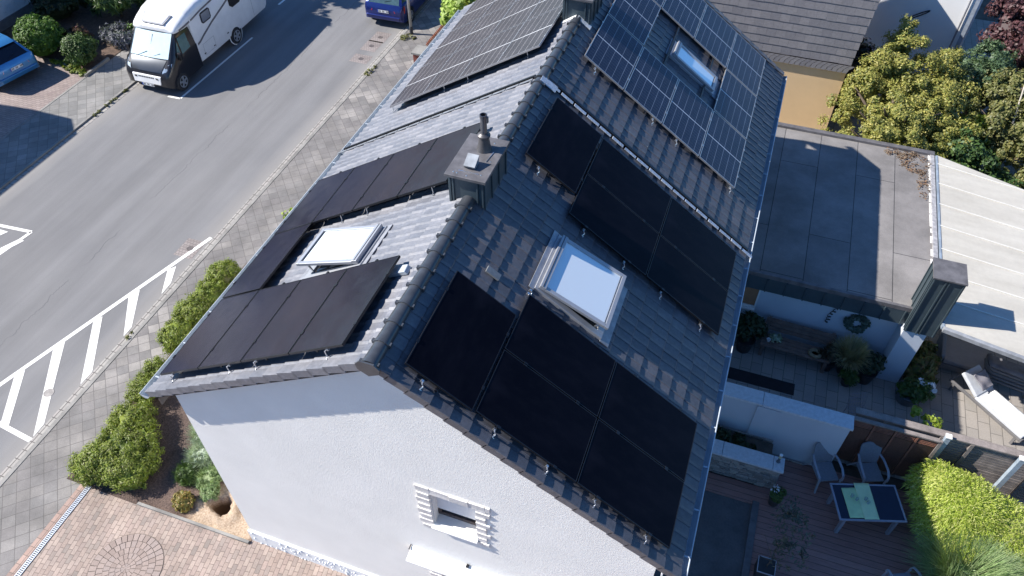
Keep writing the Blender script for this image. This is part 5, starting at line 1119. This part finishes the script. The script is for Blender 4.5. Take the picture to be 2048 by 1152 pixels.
# ================================================================ STREET FURNITURE
t = thing('street_lamp', 'slim pale street lamp pole with dark foot beside the dark blue car', 'street lamp', (-9.9, 20.95, .05)); m_pole = M('pole', (.52, .53, .53), .45, .5, .12, 6)
MB().lathe([(.055, .32), (.05, 2), (.04, 6.2)], seg=14).build('pole', m_pole, t, smooth=True); MB().lathe([(.075, 0), (.07, .28), (.058, .33)], seg=14).build('foot', M('foot_dark', (.05, .055, .065), .6), t)
g = MB(); g.tube([(0, 0, 6.2), (-.2, 0, 6.5), (-.9, 0, 6.6)], .03, 8); g.build('arm', m_pole, t); g = MB(); g.box(-1.45, -.85, -.12, .12, 6.55, 6.66); g.build('lamp_head', m_pole, t, bevel=.03)
t = thing('brick_pier', 'low red brick wall with a flat grey cap under the street-side gutter', 'wall', (-8.0, 18.55, .05)); m_brick = pavers('red_brick', [(.20, .06, .045), (.27, .09, .06), (.23, .075, .055)], (.16, .13, .12), .22, .075, .5, .008, rot=0)
MB().box(-.55, .8, -.25, .25, 0, .8).build('brickwork', M('brick_plain', (.24, .075, .055), .85, 0, .3, 14, .5, 40, fine=.3), t); MB().box(-.6, .85, -.30, .30, .801, .87).build('cap', m_kedge, t)
t = thing('picket_fence', 'rusty red metal picket fence running behind the low brick wall', 'fence', (-8.2, 18.85, .05)); m_rust = M('rust_red', (.27, .085, .045), .7, .1, .3, 9)
for i in range(26): g = MB(); g.bar((0, i*.115, .05), (0, i*.115+.02, 1.05), .022, .022, up=(1, 0, 0)); g.build('picket', m_rust, t)
for z in (.15, .95): MB().box(-.02, .02, -.05, 3.0, z, z+.035).build('rail', m_rust, t)

# ================================================================ TERRACE AND DECK FURNITURE
m_wick = M('wicker_grey', (.21, .225, .26), .7, 0, .12, 30, .4, 140, fine=.2); m_wickl = M('wicker_arm', (.30, .32, .37), .6, 0, .1, 30, .3, 140)
def deck_chair():
    t = thing('wicker_chair', '', 'chair', (0, 0, 0), group='grey wicker chairs on the deck')
    g = MB(); g.loft([[(x, y, .40+.012*sin(pi*(x+.24)/.48)*0) for x in (-.23, 0, .23)] for y in (-.24, 0, .22)], cap=False); g.box(-.235, .235, -.25, .22, .375, .415); g.build('seat', m_wick, t, bevel=.015)
    g = MB(); S = []
    for z, y, w in ((.40, .215, .21), (.55, .25, .225), (.75, .31, .24), (.92, .375, .235), (.96, .39, .20)): S.append([(-w, y-.02, z), (-w*.5, y+.012, z), (0, y+.02, z), (w*.5, y+.012, z), (w, y-.02, z), (w, y+.005, z), (w*.5, y+.037, z), (0, y+.045, z), (-w*.5, y+.037, z), (-w, y+.005, z)])
    g.loft(S, closed=True); g.build('backrest', m_wick, t, smooth=50)
    for s in (-1, 1):
        g = MB(); P = [(s*.235, .30, .66), (s*.275, .12, .665), (s*.285, -.12, .645), (s*.265, -.27, .58), (s*.255, -.30, .45)]
        for a, b in zip(P[:-1], P[1:]): g.bar(a, b, .05, .028)
        g.build('armrest', m_wickl, t, bevel=.008)
        g = MB(); g.bar((s*.25, -.27, .47), (s*.23, -.31, 0), .035, .035); g.build('leg', m_wickl, t)
        g = MB(); g.bar((s*.22, .22, .40), (s*.25, .40, 0), .035, .035); g.build('leg', m_wickl, t)
    return t
c0 = deck_chair(); c0.location = (7.30, 5.66, .045); c0.rotation_euler = (0, 0, rad(24)); c0['label'] = 'grey wicker armchair at the end of the rendered garden wall'
dup(c0, None, 'grey wicker armchair in front of the red-brown woven screen', (8.25, 5.98, .045), rad(21)); dup(c0, None, 'grey wicker armchair cut off by the bottom edge near the grass', (8.98, 3.52, .045), rad(205))
t = thing('dining_table', 'low dark glass table with pale metal rim on the deck', 'table', (8.14, 4.97, .045), rad(17.5)); m_tf = M('table_frame', (.30, .31, .37), .45, .3, .1, 12)
MB().box(-.66, .66, -.39, .39, .708, .722).build('table_top', M('dark_glass', (.010, .014, .035), .12, 0, .1, fine=0), t); g = MB()
for e in ((-.70, .70, -.43, -.391), (-.70, .70, .391, .43), (-.70, -.661, -.39, .39), (.661, .70, -.39, .39)): g.box(*e, .69, .728)
g.build('rim', m_tf, t, bevel=.004)
for x in (-.58, .52):
    for y in (-.34, .34): MB().box(x, x+.07, y-.035, y+.035, 0, .69).build('leg', m_tf, t)
m_cloth = M('cloth_green', (.50, .68, .36), .8, 0, .10, 5, .2, 120, fine=.06); m_cloth2 = M('cloth_pale', (.58, .72, .42), .8, 0, .08, 5, .2, 120, fine=.06)
def cloth(label, pts, z, mt):
    c = Vector((8.14, 4.97, .045)); n = 12; V = []; a, b, cc, d = [Vector(p) for p in pts]
    for j in range(n+1):
        for i in range(n+1):
            p = a.lerp(b, i/n).lerp(d.lerp(cc, i/n), j/n); V.append((p.x, p.y, z+.002+.003*sin(i*1.1+j*.4)))
    g = MB(); g.add(V, [(j*(n+1)+i, j*(n+1)+i+1, (j+1)*(n+1)+i+1, (j+1)*(n+1)+i) for j in range(n) for i in range(n)])
    o = g.build('table_runner', mt, None, smooth=True, fix=False); md = o.modifiers.new('t', 'SOLIDIFY'); md.thickness = .003
    tag(o, label, 'tablecloth', 'green cloths on the dark table'); return o
cloth('green cloth lying askew on the left part of the dark table', [(7.58, 5.12), (7.92, 5.25), (8.10, 4.57), (7.80, 4.47)], .775, m_cloth)
cloth('paler green runner laid straight across the middle of the dark table', [(7.82, 5.33), (8.13, 5.43), (8.38, 4.63), (8.09, 4.53)], .783, m_cloth2)
t = NT('clear_glass'); t.col((.75, .85, .88)); t.set(.05); t.b.inputs['Transmission Weight'].default_value = .8; m_clear = t.m
for x, y, lb in ((7.80, 4.98, 'small drinking glass on the askew green cloth'), (7.90, 4.93, 'second small glass beside the first on the green cloth'), (8.08, 5.0, 'glass jar on the pale green runner'), (8.13, 4.93, 'short glass bowl in the middle of the runner')):
    o = MB().lathe([(.02, 0), (.03, .005), (.035, .07), (.031, .07), (.026, .012), (0, .012)], seg=14).build('drinking_glass', m_clear, None, smooth=40, loc=(x, y, .792)); tag(o, lb, 'glass', 'glasses on the deck table')
# bench on the terrace
t = thing('wooden_bench', 'long weathered wooden bench against the blue-shaded annex wall', 'bench', (6.35, 9.18, .02), rad(-2)); m_bw = M('bench_wood', (.20, .14, .115), .8, 0, .3, 5, .4, 60, fine=.3)
for i in range(4): MB().box(-.86, .86, -.36+i*.115, -.36+i*.115+.10, .42, .445).build('seat_board', m_bw, t)
for i in range(3): g = MB(); z = .52+i*.12; g.hexa([(-.86, .16+i*.03, z), (.86, .16+i*.03, z), (.86, .185+i*.03, z), (-.86, .185+i*.03, z), (-.86, .185+i*.03, z+.10), (.86, .185+i*.03, z+.10), (.86, .21+i*.03, z+.10), (-.86, .21+i*.03, z+.10)]); g.build('back_board', m_bw, t)
for x in (-.78, .78):
    MB().box(x-.04, x+.04, -.34, -.27, 0, .419).build('leg', m_bw, t); g = MB(); g.bar((x, .12, 0), (x, .26, .9), .07, .05); g.build('leg', m_bw, t)
t = thing('small_pot', 'tiny white cup-like pot on the left end of the bench', 'pot', (5.66, 9.02, .47)); MB().lathe([(.035, 0), (.055, .08), (.05, .08), (.03, .01), (0, .01)], seg=16).build('cup', m_sill, t, smooth=40)
plant('succulent_pots', 'grey-green succulents in a pot beside the white cup on the bench', 'plant', (5.83, 9.12, .47), [(0, 0, .07, .14, .12, .06)], 420, .045, L_lav, clump=.05, nclump=20, core=.6, zmin=0, trunk=(.05, .05, .02))
t = thing('straw_wreath', 'straw ring basket with dark centre lying on the bench', 'basket', (6.82, 8.97, .465)); g = MB(); g.tube([(.13*cos(a), .11*sin(a), .045) for a in [2*pi*i/18 for i in range(19)]], .05, 7); g.build('ring', M('straw', (.30, .24, .15), .9, 0, .3, 20, .8, 60, fine=.4), t, smooth=True); MB().lathe([(.10, .02), (0, .02)], seg=14).build('dark_core', m_earth, t)
t = thing('side_table', 'small round blue-grey tray table half hidden by the gutter', 'table', (4.79, 9.12, .02)); MB().lathe([(.23, .46), (.24, .47), (.24, .485), (.0, .485)], seg=24).build('tray', M('tray_blue', (.18, .22, .30), .4), t)
for k in range(3): a = 2*pi*k/3; g = MB(); g.bar((.16*cos(a), .16*sin(a), .46), (.2*cos(a), .2*sin(a), 0), .02, .02); g.build('leg', m_blk, t)
o = MB().box(4.62, 6.52, 7.86, 8.22, .021, .035).build('door_mat', M('mat_dark', (.018, .019, .025), .95)); tag(o, 'long dark mat on the terrace paving along the garden wall', 'mat')
t = thing('wire_chair', 'faint wire mesh chair behind the end of the garden wall', 'chair', (7.95, 7.55, .02), rad(25)); m_wire = M('wire', (.25, .24, .30), .5, .4)
g = MB()
for i in range(8): q = i/7; g.tube([(-.22+.44*q, -.2, .42), (-.22+.44*q, .18, .42), (-.22+.44*q, .28, .80)], .005, 4)
for y, z in ((-.2, .42), (-.1, .42), (0, .42), (.1, .42), (.18, .42), (.21, .55), (.245, .68), (.28, .80)): g.tube([(-.22, y, z), (.22, y, z)], .005, 4)
g.build('mesh_seat', m_wire, t)
for x in (-.2, .2):
    for y in (-.18, .18): g = MB(); g.tube([(x, y, .42), (x*1.1, y*1.15, 0)], .008, 5); g.build('leg', m_wire, t)
# sun lounger
t = thing('sun_lounger', 'sun lounger with raised grey backrest and white towel', 'sun lounger', (11.05, 9.02, .02), rad(137.5)); m_lf = M('lounger_frame', (.17, .165, .17), .5, .2, .1, 10); m_lc = M('lounger_cushion', (.48, .50, .54), .9, 0, .1, 8, .3, 80)
g = MB(); g.box(-1.0, .95, -.36, -.31, .24, .31); g.box(-1.0, .95, .31, .36, .24, .31); g.box(.951, .99, -.36, .36, .24, .31); g.box(-1.04, -1.001, -.36, .36, .24, .31); g.build('frame', m_lf, t, bevel=.006)
MB().box(-1.0, .30, -.305, .305, .27, .37).build('seat_cushion', m_lc, t, bevel=.02)
g = MB(); g.hexa([(.31, -.30, .30), (.88, -.28, .60), (.88, .28, .60), (.31, .30, .30), (.27, -.30, .39), (.84, -.28, .70), (.84, .28, .70), (.27, .30, .39)]); g.build('back_cushion', m_lc, t, bevel=.03)
g = MB(); g.bar((.85, -.2, .58), (.95, -.2, .29), .03, .03); g.build('support', m_lf, t); g = MB(); g.bar((.85, .2, .58), (.95, .2, .29), .03, .03); g.build('support', m_lf, t)
for x in (-.9, .85):
    for y in (-.33, .33): MB().box(x-.03, x+.03, y-.03, y+.03, 0, .24).build('leg', m_lf, t)
def draped(name, label, cat, base, rz, w, l, z, mt, amp, seed):
    R = random.Random(seed); n = 22; V = []
    for j in range(n+1):
        for i in range(n+1):
            x = -l/2+l*i/n; y = -w/2+w*j/n; V.append((x, y, z+amp*(sin(x*17+y*5+seed)*.6+sin(x*9-y*23)*.5+.5)))
    g = MB(); g.add(V, [(j*(n+1)+i, j*(n+1)+i+1, (j+1)*(n+1)+i+1, (j+1)*(n+1)+i) for j in range(n) for i in range(n)]); o = g.build(name, mt, None, smooth=True, fix=False, loc=base); o.rotation_euler = rz
    md = o.modifiers.new('t', 'SOLIDIFY'); md.thickness = .02; return tag(o, label, cat)
draped('towel', 'bright white towel spread over the seat of the sun lounger', 'towel', (11.37, 8.75, .40), (0, 0, rad(137.5)), .46, 1.25, .02, M('towel_white', (.86, .86, .85), .95, 0, .02, 8, .4, 90, fine=.04), .006, 1)
draped('garment', 'crumpled grey cloth hanging over the lounger backrest', 'cloth', (10.72, 9.38, .62), (rad(3), rad(-29), rad(137.5)), .40, .42, .02, M('cloth_grey', (.22, .21, .24), .95, 0, .1, 8, .3, 80), .022, 2)
t = thing('garden_sofa', 'beige flat-cushioned garden sofa under the canopy edge', 'sofa', (10.45, 10.30, .02), rad(-4)); MB().box(-.50, .48, -.42, .42, .30, .42).build('seat_cushion', M('cushion_beige', (.30, .275, .27), .9, 0, .08, 6, .3, 80), t, bevel=.02); MB().box(-.52, .50, -.44, .44, .12, .295).build('base', m_lf, t)
g = MB(); g.box(-.62, -.53, -.44, .44, .12, .58); g.build('armrest', m_wick, t, bevel=.02)
for x in (-.5, .46):
    for y in (-.4, .4): MB().box(x-.02, x+.02, y-.02, y+.02, 0, .119).build('leg', m_lf, t)
t = thing('slatted_armchair', 'rounded dark slatted armchair right of the beige sofa', 'armchair', (11.45, 9.95, .02), rad(-10)); 
for i in range(4): g = MB(); z = .28+i*.11; g.tube([(-.62, .15, z), (-.58, -.16, z), (-.42, -.24, z), (.5, -.24, z), (.6, -.15, z)], .032, 6); g.build('slat', m_lf, t, smooth=True)
MB().box(-.55, .55, -.2, .45, .30, .44).build('seat_cushion', M('cushion_dark', (.17, .17, .19), .9), t, bevel=.04); g = MB(); g.tube([(-.60, .12, .70), (-.52, -.16, .70), (.5, -.2, .70), (.62, -.1, .70)], .075, 8); g.build('back_cushion', MATS['cushion_dark'], t, smooth=True)
for x in (-.5, .5): MB().box(x-.03, x+.03, -.2, -.14, 0, .28).build('leg', m_lf, t)
